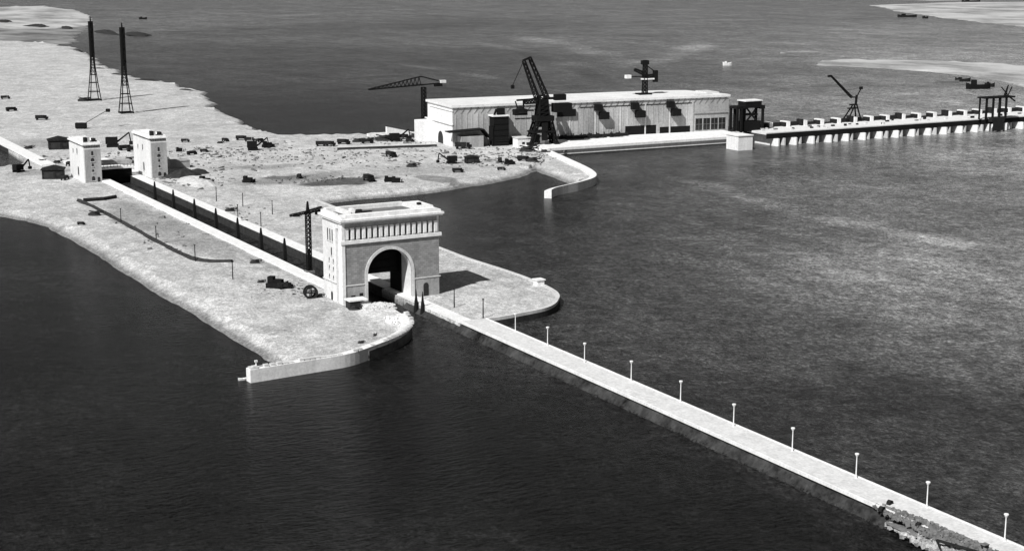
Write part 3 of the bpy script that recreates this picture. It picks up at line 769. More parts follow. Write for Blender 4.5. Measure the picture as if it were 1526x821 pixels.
mb = MB(); mb.lattice((-4, -1.5, 30), (-14.5, -1.5, 57), 2.9, 1.7, 9, .5, .3); mb.lattice((4.5, 1.5, 30), (-9, 1.5, 59), 2.9, 1.7, 9, .5, .3); mb.bar((-14.5, 0, 57), (-9, 0, 59), 1.2); mb.build('jib', M['steel'], t)
mb = MB(); mb.bar((-14.5, -1.5, 57), (-22.5, -1.5, 41), .35); mb.build('hoist_rope', M['steel'], t)
MB().box(-23.6, -21.6, -2.4, -.6, 38.5, 41).build('hook_block', M['steel'], t)
mb = MB(); mb.box(-2, 2, -5, -3.4, 3, 15); mb.box(-9, 8, -5, 5, 8.2, 9.4); mb.box(-8, -3, -3, 3, 1.6, 7); mb.build('stair_tower', M['steel'], t)

# crane seen above the power station roof
p = ph(160, 24, 28)
t = thing('derrick_crane', 'black crane with a mast and side arms standing on the power station roof', 'crane', p, PHR)
MB().lattice((0, 0, 0), (0, 0, 25), 3.0, 2.2, 9, .6, .36).build('mast', M['steel'], t)
mb = MB(); mb.lattice((0, 0, 15), (-8.5, 0, 18.5), 2.5, 1.5, 4, .7, .5); mb.lattice((0, 0, 13), (9, 0, 14), 2.4, 1.5, 4, .7, .5); mb.box(7, 10, -1.5, 1.5, 9, 17.5); mb.bar((0, 0, 22), (9, 0, 16), .6); mb.box(-3, 2.5, -1.5, 1.5, 22, 25); mb.build('jib', M['steel'], t)
MB().box(-16, -12, -1.5, 1.5, 12.3, 14.8).build('counterweight', M['white_concrete'], t); MB().bar((-12, 0, 13.4), (0, 0, 13.4), .7).build('tie_beam', M['steel'], t)
MB().box(-3, 7, -1.6, 1.6, 11, 12).build('platform', M['white_concrete'], t)
MB().box(-6, 4, -4, 4, -.3, 1.2).build('base', M['steel'], t)

# luffing derrick on the dam
p = ground(1272, 181, 9.4)
t = thing('derrick_crane', 'thin derrick crane with a long jib reaching up left, standing on the unfinished dam', 'crane', p)
mb = MB()
for x, y in ((-9, -3), (5, -3), (5, 3), (-9, 3)): mb.bar((x, y, 0), (-.5 if x < 0 else 1.5, y * .4, 12), .8)
mb.bar((-9, -3, 0), (5, -3, 3), .6); mb.bar((-7, -3, 3), (3, -3, 3), .6); mb.box(-9.5, -3, -3, 3, 0, 2.4); mb.box(-5.5, 2.5, -1.5, 1.5, 9.4, 10.2); mb.box(-3.6, 2, -1.5, 1.5, 12, 13)
mb.build('portal', M['steel'], t)
MB().bar((1.3, 0, 12), (2, 0, 19.5), 1.3).build('mast', M['steel'], t)
mb = MB(); mb.lattice((-3, 0, 18), (-24, 0, 35), 1.3, .8, 10, .38, .25); mb.box(-26.5, -23, -.5, .5, 33.8, 35.4); mb.build('jib', M['steel'], t)
mb = MB(); mb.bar((-3.5, 0, 18), (2, 0, 18), .8); mb.bar((2, 0, 18), (6, 0, 24.5), .6); mb.box(4.6, 7, -.8, .8, 23.6, 25.6); mb.bar((6, 0, 24.6), (-9, 0, 23.5), .2); mb.build('counterweight', M['steel'], t)

# ------------------------------------------------------------------ power station
t = thing('power_station', 'long pale power station hall with a flat white roof and a grey river front', 'building', PHO, PHR)
Lp, Dp, Hp = 217.0, 50.0, 28.2
mb = MB(); mb.box(0, Lp, .6, Dp, -1, Hp - 1.6); mb.build('wall', M['white_concrete'], t)
mb = MB(); mb.box(.0, Lp + .02, 0, .62, -1, 25.2); mb.build('front_wall', M['hall_wall'], t)
mb = MB(); mb.box(.5, Lp - .2, .25, .62, 25.2, Hp - 1.6); mb.build('eaves_wall', M['concrete'], t)
mb = MB(); mb.box(-1.2, Lp - 32, -1.0, Dp + .8, Hp - 1.6, Hp); mb.prism([(Lp - 32, -1.0), (Lp + .8, -1.0), (Lp + .8, 6), (Lp - 12, Dp - 6), (Lp - 32, Dp + .8)], Hp - 1.6, Hp - .004)
mb.build('roof', M['roofing'], t)
mb = MB()
for i in range(44):
    x = 1 + i * 4.9; mb.bar((x, .05, 22.0), (x + 3.2, -.3, 26.4), .32)
mb.build('roof_strut', M['mid'], t)
mb = MB()
for x in (62, 88, 108, 128, 148, 168): mb.box(x - .5, x + .5, -.35, 0, 0, 24.5 - (x % 7)); 
mb.build('buttress', M['concrete'], t)
mb = MB()
for i in range(54): x = 2 + i * 4.0; mb.box(x, x + .5, -.22, 0, 9.5 if x > 128 else 0, 22 if x < 186 else 15) if x < 128 or 9.5 < 22 and x < 186 else None
mb.build('rib', M['hall_wall'], t)
mb = MB(); mb.box(44, 60, -.25, 0, 22.4, 23.2); mb.box(46, 62, -.25, 0, 17.0, 17.6); mb.box(96, 186, -.3, 0, 22.9, 23.4); mb.build('walkway', M['steel'], t)
mb = MB(); mb.box(187, 187.8, -.4, 0, 0, 24); mb.box(187.8, 216.5, -.8, 0, 15.2, 16); mb.build('string_course', M['grey_wall'], t)
for x in (189.5, 196, 202.5, 209): 
    o = MB().box(x, x + 5.6, -.12, .2, 3, 11.5).build('window', M['glass'], t)
    mb = MB(); mb.box(x + 2.7, x + 2.9, -.25, -.12, 3, 11.5); mb.box(x, x + 5.6, -.25, -.12, 7.1, 7.35); mb.build('window_bar', M['mid'], o)
for x0, x1, z1 in ((132, 157, 7.8), (160, 185, 6.0)): MB().box(x0, x1, -.1, .3, -.2, z1 + .6).build('opening', M['steel'], t)
# projecting hoists high on the river front
for i, x in enumerate((111, 140, 169)):
    mb = MB(); mb.box(x - 4, x + 1.2, -3.6, 0, 20.6, 25); mb.box(x - .5, x + 6.2, -4.4, 0, 14.5, 19.4); mb.bar((x - 2, -3, 21), (x + 4, -4, 19), 1.0); mb.build('hoist', M['steel'], t)
mb = MB(); mb.box(78, 92, -2.0, 0, 17.4, 22.4); mb.build('hoist', M['steel'], t)
# left gable details
mb = MB(); mb.box(-.6, 0, -.5, Dp * .9, 24.0, 24.7); mb.box(-.9, 0, -.5, Dp + 4, 14.6, 15.4); mb.build('gable_ledge', M['white_concrete'], t)
side_window(t, 24, -.3, 8.5, 5.0, x=-.15, name='doorway', mat='interior')
mb = MB(); mb.box(-10, 0, 38, 50.5, -1, 14.2); mb.build('annex_wall', M['white_concrete'], t)
mb = MB(); mb.box(206, 216, 12, 30, Hp, Hp + .9); mb.box(190, 205, 3, 6, Hp, Hp + .8); mb.build('roof_parapet', M['concrete'], t)
# dark steel construction tower whose shadow falls on the wall
t2 = thing('formwork_tower', 'tall black construction tower with a white top slab at the power station wall', 'construction tower', ph(27, -8.2, 0), PHR)
mb = MB(); mb.box(0, 11, 0, 7.9, -.5, 20.2); mb.build('shuttering', M['steel'], t2)
MB().box(-1.2, 11.4, -.6, 7.9, 20.2, 21).build('top_slab', M['white_concrete'], t2)
mb = MB()
for z in (3, 7, 11, 15, 19): mb.box(-.2, 11.2, -.3, 0, z, z + .35)
for x in (-3.4, -1): mb.bar((x, -.2, 0), (x, -.2, 14), .7)
mb.bar((-3.4, -.2, 14), (0, -.2, 14), .6); mb.build('scaffold', M['steel'], t2)
mb = MB(); mb.bar((1.5, 3, 21), (3, 3, 25), 1.2); mb.box(4, 9, 2, 5, 21, 25.5); mb.build('winch_house', M['steel'], t2)
t2 = thing('lean_to_shed', 'low sloping shed roof against the left corner of the power station', 'shed', ph(0, -9, 0), PHR)
MB().box(3, 19, 0, 8.8, -.5, 7.6).build('wall', M['grey_wall'], t2)
mb = MB(); mb.prism_y([(-6, 10.6), (19, 11.6), (24, 5.6), (24.6, 6), (19.4, 12.3), (-6, 11.2)], -.6, 8.8); mb.build('roof', M['steel'], t2)
t2 = thing('site_hut', 'small white building with a dark arched door by the foot of the gantry crane', 'building', ground(772, 221), PHR)
MB().box(0, 20, 0, 9, -.4, 6.4).build('wall', M['white_concrete'], t2)
MB().box(-.5, 20.5, -.5, 9.5, 6.4, 7.0).build('roof', M['concrete'], t2)
mb = MB(); arch_opening(mb, 9.6, 1.5, 0, 4.4, -.1, .3); mb.build('door', M['interior'], t2)
mb = MB(); mb.box(14.5, 16.5, -.1, .2, 2.4, 4); mb.box(3, 5, -.1, .2, 2.4, 4); mb.build('window', M['glass'], t2)

t2 = thing('debris_shadow_row', 'long low black row for debris and shadow along the power station wall foot', 'debris row', ph(42, -4.5, 2.0), PHR)  # added dark row for the debris and shadow line at the wall foot
mb = MB()
for i in range(60):
    x = i * 1.5; mb.box(x, x + 1.45, random.uniform(-.8, .3), 2.0, -2, random.uniform(1.2, 3.0))
mb.build('stack', M['dark'], t2)
mb = MB(); mb.box(0, 90, 2.2, 2.6, 1.0, 2.0)
for i in range(16): mb.box(i * 6, i * 6 + .5, 2.0, 2.5, -2, 3.4)
mb.build('rail', M['steel'], t2)
# river quay in front of the power station
t = thing('river_quay', 'bright concrete quay wall running along the foot of the power station', 'quay', O)
mb = MB(); mb.prism([(299, 357.4), (452, 357.4 - 4), (466, 357), (470, 392), (300, 408)], -2, 5.0); mb.build('wall', M['white_concrete'], t)
mb = MB(); mb.prism([(299, 356.2), (452, 352.2), (452, 353.4), (299, 357.4)], 3.9, 5.6); mb.build('parapet', M['white_concrete'], t)
mb = MB(); mb.prism([(299, 356.9), (452, 352.9), (452, 353.4), (299, 357.4)], -2, .9); mb.build('wet_band', M['wet_stone'], t)
# machinery and timber strewn on the quay along the wall
for i, (u, du, lb) in enumerate([(856, 22, 'dark stack of timber on the quay right of the gantry crane'), (890, 16, 'dark heap of formwork on the quay, second right of the gantry crane'), (917, 8, 'small dark heap on the quay in front of the middle of the power station')]):
    t2 = thing('timber_stack', lb, 'timber', ground(u, 208 - (u - 856) * .06, 5.0), PHR, 'timber stacks on the quay'); mb = MB()
    for j in range(14): x = random.uniform(-du / 2, du / 2) * .55; y = random.uniform(-2, 2); z = random.uniform(.2, 2.2); mb.bar((x - 3, y, z), (x + 3, y + random.uniform(-1, 1), z + random.uniform(-.4, .4)), .7)
    mb.build('beams', M['dark'], t2)
    MB().box(-du * .28, du * .28, -2, 2, -.2, .5).build('bearer', M['mid'], t2)

# ------------------------------------------------------------------ unfinished spillway dam
DO = W(331.5, 452, 0); DR = PHI + math.atan2(-6, 260)
t = thing('dam', 'unfinished concrete dam on evenly spaced piers running off the right edge', 'dam', DO, DR)
MB().box(10, 330, 0, 34, 8.0, 9.4).build('deck', M['pale_wall'], t)
for i in range(46):
    q = random.uniform(14, 300); yy = random.uniform(3, 22); MB().box(q, q + random.uniform(.8, 3), yy, yy + 1.5, 9.41, 9.4 + random.uniform(.5, 1.8)).build('crate', M[random.choice(('dark', 'mid', 'concrete'))], t)
MB().box(10, 330, -.6, 0, 5.2, 8.7).build('girder', M['steel'], t)
MB().box(10, 330, 26, 27, -2, 8).build('deck_shade_panel', M['steel'], t)  # dark panel put in for the shade under the deck
x = 16; i = 0
while x < 330:
    mb = MB(); mb.prism([(x, -1), (x + .4, -3.0), (x + 1.3, -4.2), (x + 2.5, -4.2), (x + 3.3, -3.0), (x + 3.6, -1), (x + 3.6, 30), (x, 30)], -2, 5.15); mb.box(x, x + 3.6, .2, 30, 5.15, 8.0)
    mb.build('pier', M['white_concrete'], t)
    mb = MB(); mb.box(x + .3, x + 3.0, 25, 33.5, 9.4, 13.2); mb.build('pier_head', M['white_concrete'], t)
    MB().box(x + 8.2, x + 9.3, -.4 if i % 3 else -2.4, 30, -2, 5.15).build('partition', M['concrete'], t)
    MB().box(x + 3.8, x + 8.0, 1.5, 2.5, -2, 5.15 if i % 2 else 3.6).build('gap_shade_panel', M['dark'], t)  # dark boards standing for the black under-deck shade between piers
    MB().box(x - 1.6, x + .28, 26, 32, 9.4, 12.4 if i % 3 else 14).build('shutter', M['dark'], t)
    mb = MB(); mb.box(x + 5.2, x + 13, 29, 31, 9.4, random.choice((10.4, 11.4, 12.2))); mb.build('formwork', M['dark'], t)
    x += 15.6; i += 1
t2 = thing('abutment_pier', 'large square white concrete pier between the quay and the dam', 'pier', ground(1100, 225, 0), DR)
MB().box(0, 12, 0, 14, -2, 9.8).build('block', M['white_concrete'], t2); MB().box(-.5, 12.5, -.5, 14.5, 9.8, 10.4).build('cap', M['white_concrete'], t2)
# gantry on the abutment
t2 = thing('gantry_crane', 'squat black gantry frame with a pale top beside the square white pier', 'crane', ground(1113, 193, 10.0), DR)
mb = MB()
for x in (-11.5, -8, 10.5):
    for y in (-4, 4): mb.bar((x, y, -1.5 if x > -10 else 0), (x, y, 16 if x > -11 else 16), 1.5)
mb.box(-12.5, -5, -4.6, 4.6, 15.3, 17); mb.box(8, 12, -4.6, 4.6, 14.5, 17); mb.build('portal_leg', M['steel'], t2)
mb = MB(); mb.box(-5, 9, -4.5, 4.5, 15.5, 20.2); mb.build('machine_house', M['steel'], t2)
MB().box(-5.6, 9.6, -5, 5, 20.2, 20.9).build('roof', M['white_concrete'], t2)
mb = MB(); mb.box(-7.5, 9.5, -3.5, 3.5, -1.2, 6.0); mb.box(-4.8, -3.4, -3, 3, 6, 15.5); mb.bar((-3, -3, 6), (6, -3, 15.5), 1.0); mb.bar((6, -3, 6), (-3, -3, 15.5), 1.0); mb.box(-4, 7, -3, 3, 10, 11.2); mb.build('lifting_frame', M['steel'], t2)
# scaffold frame at right edge
t2 = thing('scaffold_frame', 'dark open scaffold frame with a flat top on the dam at the right edge', 'scaffold', ground(1466, 179, 9.4), DR)
mb = MB()
for x in (0, 6.8, 13.6, 20): mb.bar((x, -2, 0), (x, -2, 16), 1.3); mb.bar((x, 5, 0), (x, 5, 16), 1.0)
mb.build('post', M['steel'], t2)
mb = MB(); mb.box(-2, 28, -3, 6, 16, 17.1); mb.build('platform', M['steel'], t2)
mb = MB(); mb.bar((20, 0, 17), (23, 0, 25.5), 1.6, .6); mb.bar((23, 0, 17), (27, 0, 24), .6); mb.bar((16, 0, 24), (23, 0, 18), .6); mb.bar((22, -2, 17), (29, -2, 13), .9); mb.build('hoist', M['steel'], t2)
mb = MB(); mb.box(4, 17, -4.5, -1, -1.4, 1.6); mb.box(5, 16, -5.0, -4.6, -8, -1.4); mb.build('form_panel', M['dark'], t2)

# ------------------------------------------------------------------ ramp wall and retaining wall
t = thing('ramp_wall', 'white wedge-shaped concrete wall by the water left of the power station', 'wall', ground(577, 202))
MB().prism_y([(0, -.5), (25, -.5), (25, .4), (0, 6.2)], 0, 2.5).build('wall', M['white_concrete'], t)
MB().box(-15, 0, .3, 2.2, -.5, 2.0).build('low_wall', M['white_concrete'], t)
a0, b0 = ab(503, 224); a1, b1 = ab(651, 219)
t = thing('retaining_wall', 'long low dark-faced retaining wall across the sand left of the power station', 'wall', W(a0, b0, 3), PHI + math.atan2(a1 - a0, b1 - b0))
L = math.hypot(a1 - a0, b1 - b0)
MB().box(0, L, 0, 1.2, -.5, 1.7).build('wall', M['coal'], t); MB().box(0, L, 0, 5, 1.7, 1.95).build('coping', M['concrete'], t)
# dark soil bank along the left bank
t = tag(MB().build('soil_bank', M['coal'], None, O, PHI), 'long low bank of dark soil on the sand left of the lock chamber', 'soil bank')
mb = MB(); pts = smooth([(302, -25), (280, -23.4), (226, -22.8), (164, -23), (125, -22.3), (112, -20.5), (104, -16.5), (100, -9)], 8)
for i in range(len(pts) - 1):
    (a0, b0), (a1, b1) = pts[i], pts[i + 1]; r0 = 1.5 + .7 * mnoise.noise(Vector((a0 * .1, 0, 0))); r1 = 1.5 + .7 * mnoise.noise(Vector((a1 * .1, 0, 0)))
    h0 = 1.3 + .5 * mnoise.noise(Vector((a0 * .13, 4, 0))); h1 = 1.3 + .5 * mnoise.noise(Vector((a1 * .13, 4, 0)))
    mb.quad((b0 - r0, a0, 2.6), (b0, a0, 3 + h0), (b1, a1, 3 + h1), (b1 - r1, a1, 2.6)); mb.quad((b0, a0, 3 + h0), (b0 + r0, a0, 2.6), (b1 + r1, a1, 2.6), (b1, a1, 3 + h1))
me = t.data; me.from_pydata(mb.v, [], mb.f); me.update()

# ------------------------------------------------------------------ site machinery and clutter
def truck():
    t = thing('truck', '', 'truck', W(0, 0, 3), group='trucks on the building site')
    MB().box(-3.6, 1.4, -1.25, 1.25, 1.0, 2.9).build('load_bed', M['dark'], t)
    MB().box(1.6, 3.0, -1.1, 1.1, .8, 2.8).box(3.0, 4.0, -.9, .9, .8, 1.9).build('cab', M['steel'], t)
    for x in (-2.6, 2.9):
        for y in (-1.2, 1.2): MB().cyl((x, y - .25, .55), (x, y + .25, .55), .6, .6, 10).build('wheel', M['steel'], t)
    return t
def excavator():
    t = thing('excavator', '', 'excavator', W(0, 0, 3), group='excavators on the building site')
    for y in (-1.6, 1.6): MB().box(-2.6, 2.6, y - .5, y + .5, 0, 1.2).build('track', M['steel'], t)
    MB().box(-3.0, 2.2, -1.7, 1.7, 1.4, 4.4).build('cab', M['steel'], t)
    mb = MB(); mb.bar((2, 0, 2.2), (7.5, 0, 6.4), .8, .6); mb.bar((7.5, 0, 6.4), (8.2, 0, 2.2), .5); mb.build('boom', M['steel'], t)
    MB().box(7.4, 9, -.7, .7, .9, 2.4).build('bucket', M['steel'], t)
    return t
def shed():
    t = thing('site_shed', '', 'shed', W(0, 0, 3), group='site sheds')
    MB().box(-4.5, 4.5, -3, 3, -.2, 4).build('wall', M['dark'], t)
    MB().prism_y([(-5, 4), (5, 4), (5, 4.4), (0, 5.6), (-5, 4.4)], -3.4, 3.4).build('roof', M['dark'], t)
    MB().box(-3.6, .4, -3.1, -2.9, 0, 3.2).build('door', M['interior'], t); MB().box(1.6, 3.4, -3.1, -2.9, 1.4, 2.8).build('window', M['glass'], t)
    return t
def pile():
    t = thing('material_pile', '', 'material pile', W(0, 0, 3), group='piles of material on the sand')
    MB().mound(0, 0, 0, 3.6, 2.4, 1.8, 14, 5).build('heap', M['coal'], t)
    mb = MB()
    for j in range(9): x, y = random.uniform(-3, 3), random.uniform(-2, 2); mb.bar((x - 1.5, y, random.uniform(.4, 2)), (x + 1.5, y + random.uniform(-1, 1), random.uniform(.4, 2)), .35)
    mb.build('timber', M['dark'], t)
    return t
def bulldozer():
    t = thing('bulldozer', '', 'bulldozer', W(0, 0, 3), group='bulldozers on the building site')
    for y in (-1.2, 1.2): MB().box(-2, 2, y - .35, y + .35, 0, 1.3).build('track', M['steel'], t)
    MB().box(-.2, 2.2, -.8, .8, 1, 2.2).box(-1.8, -.2, -.9, .9, 1, 2.9).build('body', M['steel'], t)
    MB().box(2.7, 3.0, -2, 2, .1, 1.5).build('blade', M['steel'], t)
    return t
proto = {'truck': truck, 'excavator': excavator, 'shed': shed, 'pile': pile, 'bulldozer': bulldozer}; made = {}
def put(kind, u, v, rot, lb, sc=1.0):
    p = ground(u, v, 3.0)
    if kind not in made: o = proto[kind](); made[kind] = o; o.location = p; o.rotation_euler = (0, 0, R(rot)); o['label'] = lb
    else: o = copy_thing(made[kind], p, R(rot), lb)
    o.scale = (sc, sc, sc); return o
items = [
 ('shed', 88, 222, 20, 'dark shed on the sand just left of the left far tower', 1.5),
 ('shed', 80, 266, 10, 'dark open-fronted shed in front of and left of the left far tower', 1.35),
 ('excavator', 28, 257, 60, 'black excavator at the far left below the white guide wall', 1.1),
 ('truck', 97, 268, 80, 'small dark truck between the open-fronted shed and the left far tower', .9),
 ('truck', 103, 247, 90, 'dark truck parked against the left flank of the left far tower', .9),
 ('pile', 62, 241, 0, 'small dark pile by the near end of the white guide wall', .8),
 ('pile', 85, 243, 0, 'low dark pile behind the open-fronted shed', .9),
 ('pile', 43, 222, 30, 'dark scrap pile beyond the near end of the guide wall', 1.1),
 ('truck', 8, 148, 20, 'truck at the extreme left edge on the upper sand', 1.1),
 ('truck', 17, 166, 40, 'lone truck near the left edge below another on the upper sand', 1.2),
 ('truck', 62, 179, 10, 'lone dark truck on open sand between the left edge and the pylons', 1.3),
 ('pile', 124, 151, 0, 'dark pile at the foot of the left pylon', 1.8),
 ('excavator', 168, 219, 10, 'black excavator between the two far towers, beyond the bridge', 1.5),
 ('truck', 186, 224, 40, 'truck between the two far towers, left of another', 1.2),
 ('truck', 198, 226, 40, 'truck between the two far towers, close to the right tower', 1.1),
 ('pile', 192, 238, 0, 'dark pile next to the bridge railing at the right tower', .9),
 ('pile', 201, 243, 20, 'dark pile at the foot of the right far tower flank', .9),
 ('bulldozer', 305, 274, -20, 'black bulldozer on the sand right of the pale heap', 1.5),
 ('pile', 328, 214, 0, 'small pile high on the sand near the water bend', .8),
 ('truck', 336, 211, -40, 'small dark truck nearest the water on the upper sand', .8),
 ('truck', 360, 209, 0, 'dark truck, left in the cluster by the inlet shore', 1.1),
 ('truck', 372, 211, 10, 'dark truck in the middle of the cluster by the inlet shore', 1.0),
 ('excavator', 377, 224, 10, 'large black excavator in the cluster below the inlet shore', 1.3),
 ('bulldozer', 398, 220, 30, 'black bulldozer right of the excavator below the inlet shore', 1.5),
 ('truck', 387, 212, 60, 'dark truck, right in the cluster by the inlet shore', .9),
 ('bulldozer', 267, 226, 10, 'bulldozer right of the right far tower on open sand', 1.0),
 ('truck', 286, 231, 40, 'small truck on open sand right of the right far tower', .9),
 ('truck', 304, 227, 0, 'tiny truck on open sand halfway to the inlet shore', .7),
 ('bulldozer', 369, 272, -10, 'bulldozer alone on the sand left of the dark dug patch', 1.3),
 ('truck', 446, 266, 90, 'small truck on the dark dug patch', .9),
 ('truck', 480, 218, 10, 'left truck of a pair above the retaining wall start', 1.2),
 ('truck', 490, 218, 0, 'right truck of a pair above the retaining wall start', 1.2),
 ('truck', 512, 215, -20, 'lone truck behind the left end of the retaining wall', 1.2),
 ('pile', 533, 212, 0, 'flat dark pile behind the retaining wall, left of the trucks', 1.4),
 ('truck', 547, 214, 20, 'truck behind the middle of the retaining wall', 1.1),
 ('pile', 553, 209, 0, 'small pile at the water edge behind the retaining wall', 1.0),
 ('pile', 572, 210, 0, 'wide dark pile in front of the white wedge wall', 2.2),
 ('excavator', 589, 211, 15, 'black excavator in front of the white wedge wall', 1.3),
 ('truck', 600, 208, 10, 'truck by the middle of the white wedge wall', 1.3),
 ('pile', 619, 205, 0, 'dark pile at the thin end of the white wedge wall', 1.6),
 ('truck', 611, 212, 0, 'small truck below the thin end of the wedge wall', .8),
 ('truck', 583, 234, -50, 'truck on the open sand below the retaining wall', 1.2),
 ('pile', 614, 249, 0, 'faint low pile on the sand below the hammerhead crane', 1.3),
 ('truck', 550, 270, -60, 'truck by the basin shore right of the dug patch', 1.3),
 ('bulldozer', 579, 271, 10, 'left bulldozer of a pair on the basin shore', 1.2),
 ('bulldozer', 590, 272, 0, 'right bulldozer of a pair on the basin shore', 1.2),
 ('excavator', 673, 244, 200, 'black excavator on the sand below the left end of the power station', 1.1),
 ('shed', 703, 243, 20, 'small square dark shed on the sand below the power station', .9),
 ('truck', 682, 257, 10, 'truck on the curved dark track near the basin', .9),
 ('truck', 745, 242, 90, 'dark truck standing end-on on the pale ground near the jetty', 1.0),
 ('bulldozer', 758, 245, 20, 'bulldozer on the pale ground near the jetty', 1.2),
 ('truck', 747, 254, 0, 'tiny truck close to the basin shore near the jetty', .7),
 ('truck', 780, 240, 10, 'left truck near the root of the jetty', 1.1),
 ('pile', 793, 241, 0, 'long dark pile at the root of the jetty', 1.5),
 ('truck', 690, 222, 0, 'dark truck in front of the lean-to shed', 1.5),
 ('pile', 786, 226, 0, 'dark flat pile in front of the white site hut', 2.0),
 ('pile', 754, 215, 0, 'dark pile between the construction tower and the white site hut', 1.3),
 ('pile', 812, 227, 0, 'small dark pile where the quay meets the jetty', 1.0),
 ('bulldozer', 410, 428, -15, 'black bulldozer on the near sand left of the gate tower', 1.5),
 ('truck', 425, 430, 20, 'dark trailer right behind the bulldozer left of the gate tower', .8),
 ('pile', 389, 421, 0, 'scattered small pile of planks left of the near bulldozer', .55),
 ('pile', 380, 392, 0, 'small dark pile beside the near lock coping', .8),
 ('pile', 343, 315, 0, 'small dark pile on the sand behind the lock chamber', 1.0),
 ('pile', 141, 321, 0, 'dark pile in front of the far end of the soil bank', 1.2),
 ('truck', 121, 335, 0, 'tiny truck near the left shore in front of the soil bank', .5),
 ('pile', 528, 461, 0, 'dark pile at the foot of the gate tower left pier', .8),
 ('pile', 559, 500, 70, 'small upright dark pile on the near mole', .35),
 ('pile', 538, 511, 10, 'small dark pile near the wall of the near mole', .4),
 ('truck', 276, 232 - 20, 10, 'small truck behind the right far tower on open sand', .8),
 ('pile', 442, 298 + 25, 0, 'small dark pile behind the tower crane near the gate', .7),
]
for it in items: put(*it)
# excavator with round wheel shape at gate
t = thing('cable_drum', 'big wooden cable drum standing on the sand at the foot of the gate tower', 'cable drum', ground(463, 444), R(20))
for y in (-1.3, 1.3):
    mb = MB(); n = 16
    for i in range(n):
        a0 = 2 * math.pi * i / n; a1 = 2 * math.pi * (i + 1) / n; mb.bar((2.3 * math.cos(a0), y, 2.3 + 2.3 * math.sin(a0)), (2.3 * math.cos(a1), y, 2.3 + 2.3 * math.sin(a1)), .7)
    for i in range(0, n, 4): a0 = 2 * math.pi * i / n; mb.bar((0, y, 2.3), (2.3 * math.cos(a0), y, 2.3 + 2.3 * math.sin(a0)), .4)
    mb.build('flange', M['dark'], t)
MB().cyl((0, -1.3, 2.3), (0, 1.3, 2.3), .9).build('core', M['mid'], t)
put('pile', 474, 443, 0, 'dark pile between the cable drum and the gate tower', .7)
# dark long logs near left tower
t = thing('log_pile', 'two long dark logs lying on the sand in front of the left far tower', 'logs', ground(147, 299), R(25))
mb = MB(); mb.cyl((-8, 0, .9), (3, 0, .9), .9); mb.build('log', M['dark'], t); mb = MB(); mb.cyl((3.4, .5, .9), (10, 4, 1.0), .9); mb.build('log', M['dark'], t)
# mobile crane boom behind left tower
t = thing('mobile_crane', 'small black mobile crane with a thin raised boom behind the left far tower', 'crane', ground(121, 192), 0)
MB().box(-4, 4, -2, 2, .6, 4.4).build('body', M['steel'], t); mb = MB()
for x in (-2.6, 2.6):
    for y in (-1.8, 1.8): mb.cyl((x, y - .3, .8), (x, y + .3, .8), .8)
mb.build('wheel', M['steel'], t)
MB().bar((3, 0, 4), (18, 10, 13), .5).build('boom', M['mid'], t); MB().box(16.8, 19.8, 9, 11, 11.6, 14).build('hook_block', M['steel'], t)
# heaps
tag(MB().mound(0, 0, 0, 12, 24, 3.6, 30, 8).build('sand_heap', M['sandheap'], None, W(335, 52, 3), PHI), 'broad pale heap of sand right of the right far tower', 'sand heap')
tag(MB().mound(0, 0, 0, 13, 9, 4.0, 20, 6).build('spoil_heap', M['coal'], None, ground(272, 263), PHI), 'black spoil heap behind the pale sand heap, right of the right far tower', 'spoil heap')
tag(MB().mound(0, 0, 0, 9, 5, 3.0, 20, 6).build('spoil_heap', M['coal'], None, ground(294, 259), PHI), 'smaller black spoil heap to the right behind the pale sand heap', 'spoil heap')
t = thing('stone_block_house', 'low grey flat-roofed block at the right foot of the right far tower', 'building', ground(255, 252))
MB().box(0, 12, 0, 9, -.3, 4.4).build('wall', M['grey_wall'], t); MB().box(-.3, 12.3, -.3, 9.3, 4.4, 4.8).build('roof', M['grey_wall'], t)
# slab shelter and rubble at the gate's left pier
t = thing('slab_shelter', 'white slab roof over a black opening at the foot of the gate tower left pier', 'shelter', ground(521, 462))
MB().box(0, 7.5, 0, 5, 3.0, 3.5).build('roof_slab', M['white_concrete'], t); MB().box(.4, 4.6, .4, 4.6, -.2, 3.0).build('wall', M['interior'], t); MB().box(4.6, 9, .6, 4.2, -.2, 1.6).build('footing', M['white_concrete'], t)
mb = MB(); mb.rubble(0, 0, 0, 7, 4.5, 1.5, 260, .2, 1.0); mb.mound(0, 0, -.2, 8, 5, 1.8, 20, 5)
tag(mb.build('rubble_heap', M['concrete'], None, ground(562, 457), PHI), 'pale rubble heap on the canal edge under the arch, left pier side', 'rubble')
mb = MB(); mb.rubble(0, 0, 0, 3.2, 9, .9, 160, .2, .9)
tag(mb.build('rubble_heap', M['white_concrete'], None, W(-34, 6.5, 3.2), PHI), 'line of pale broken blocks on the rounded tip of the near mole', 'rubble')
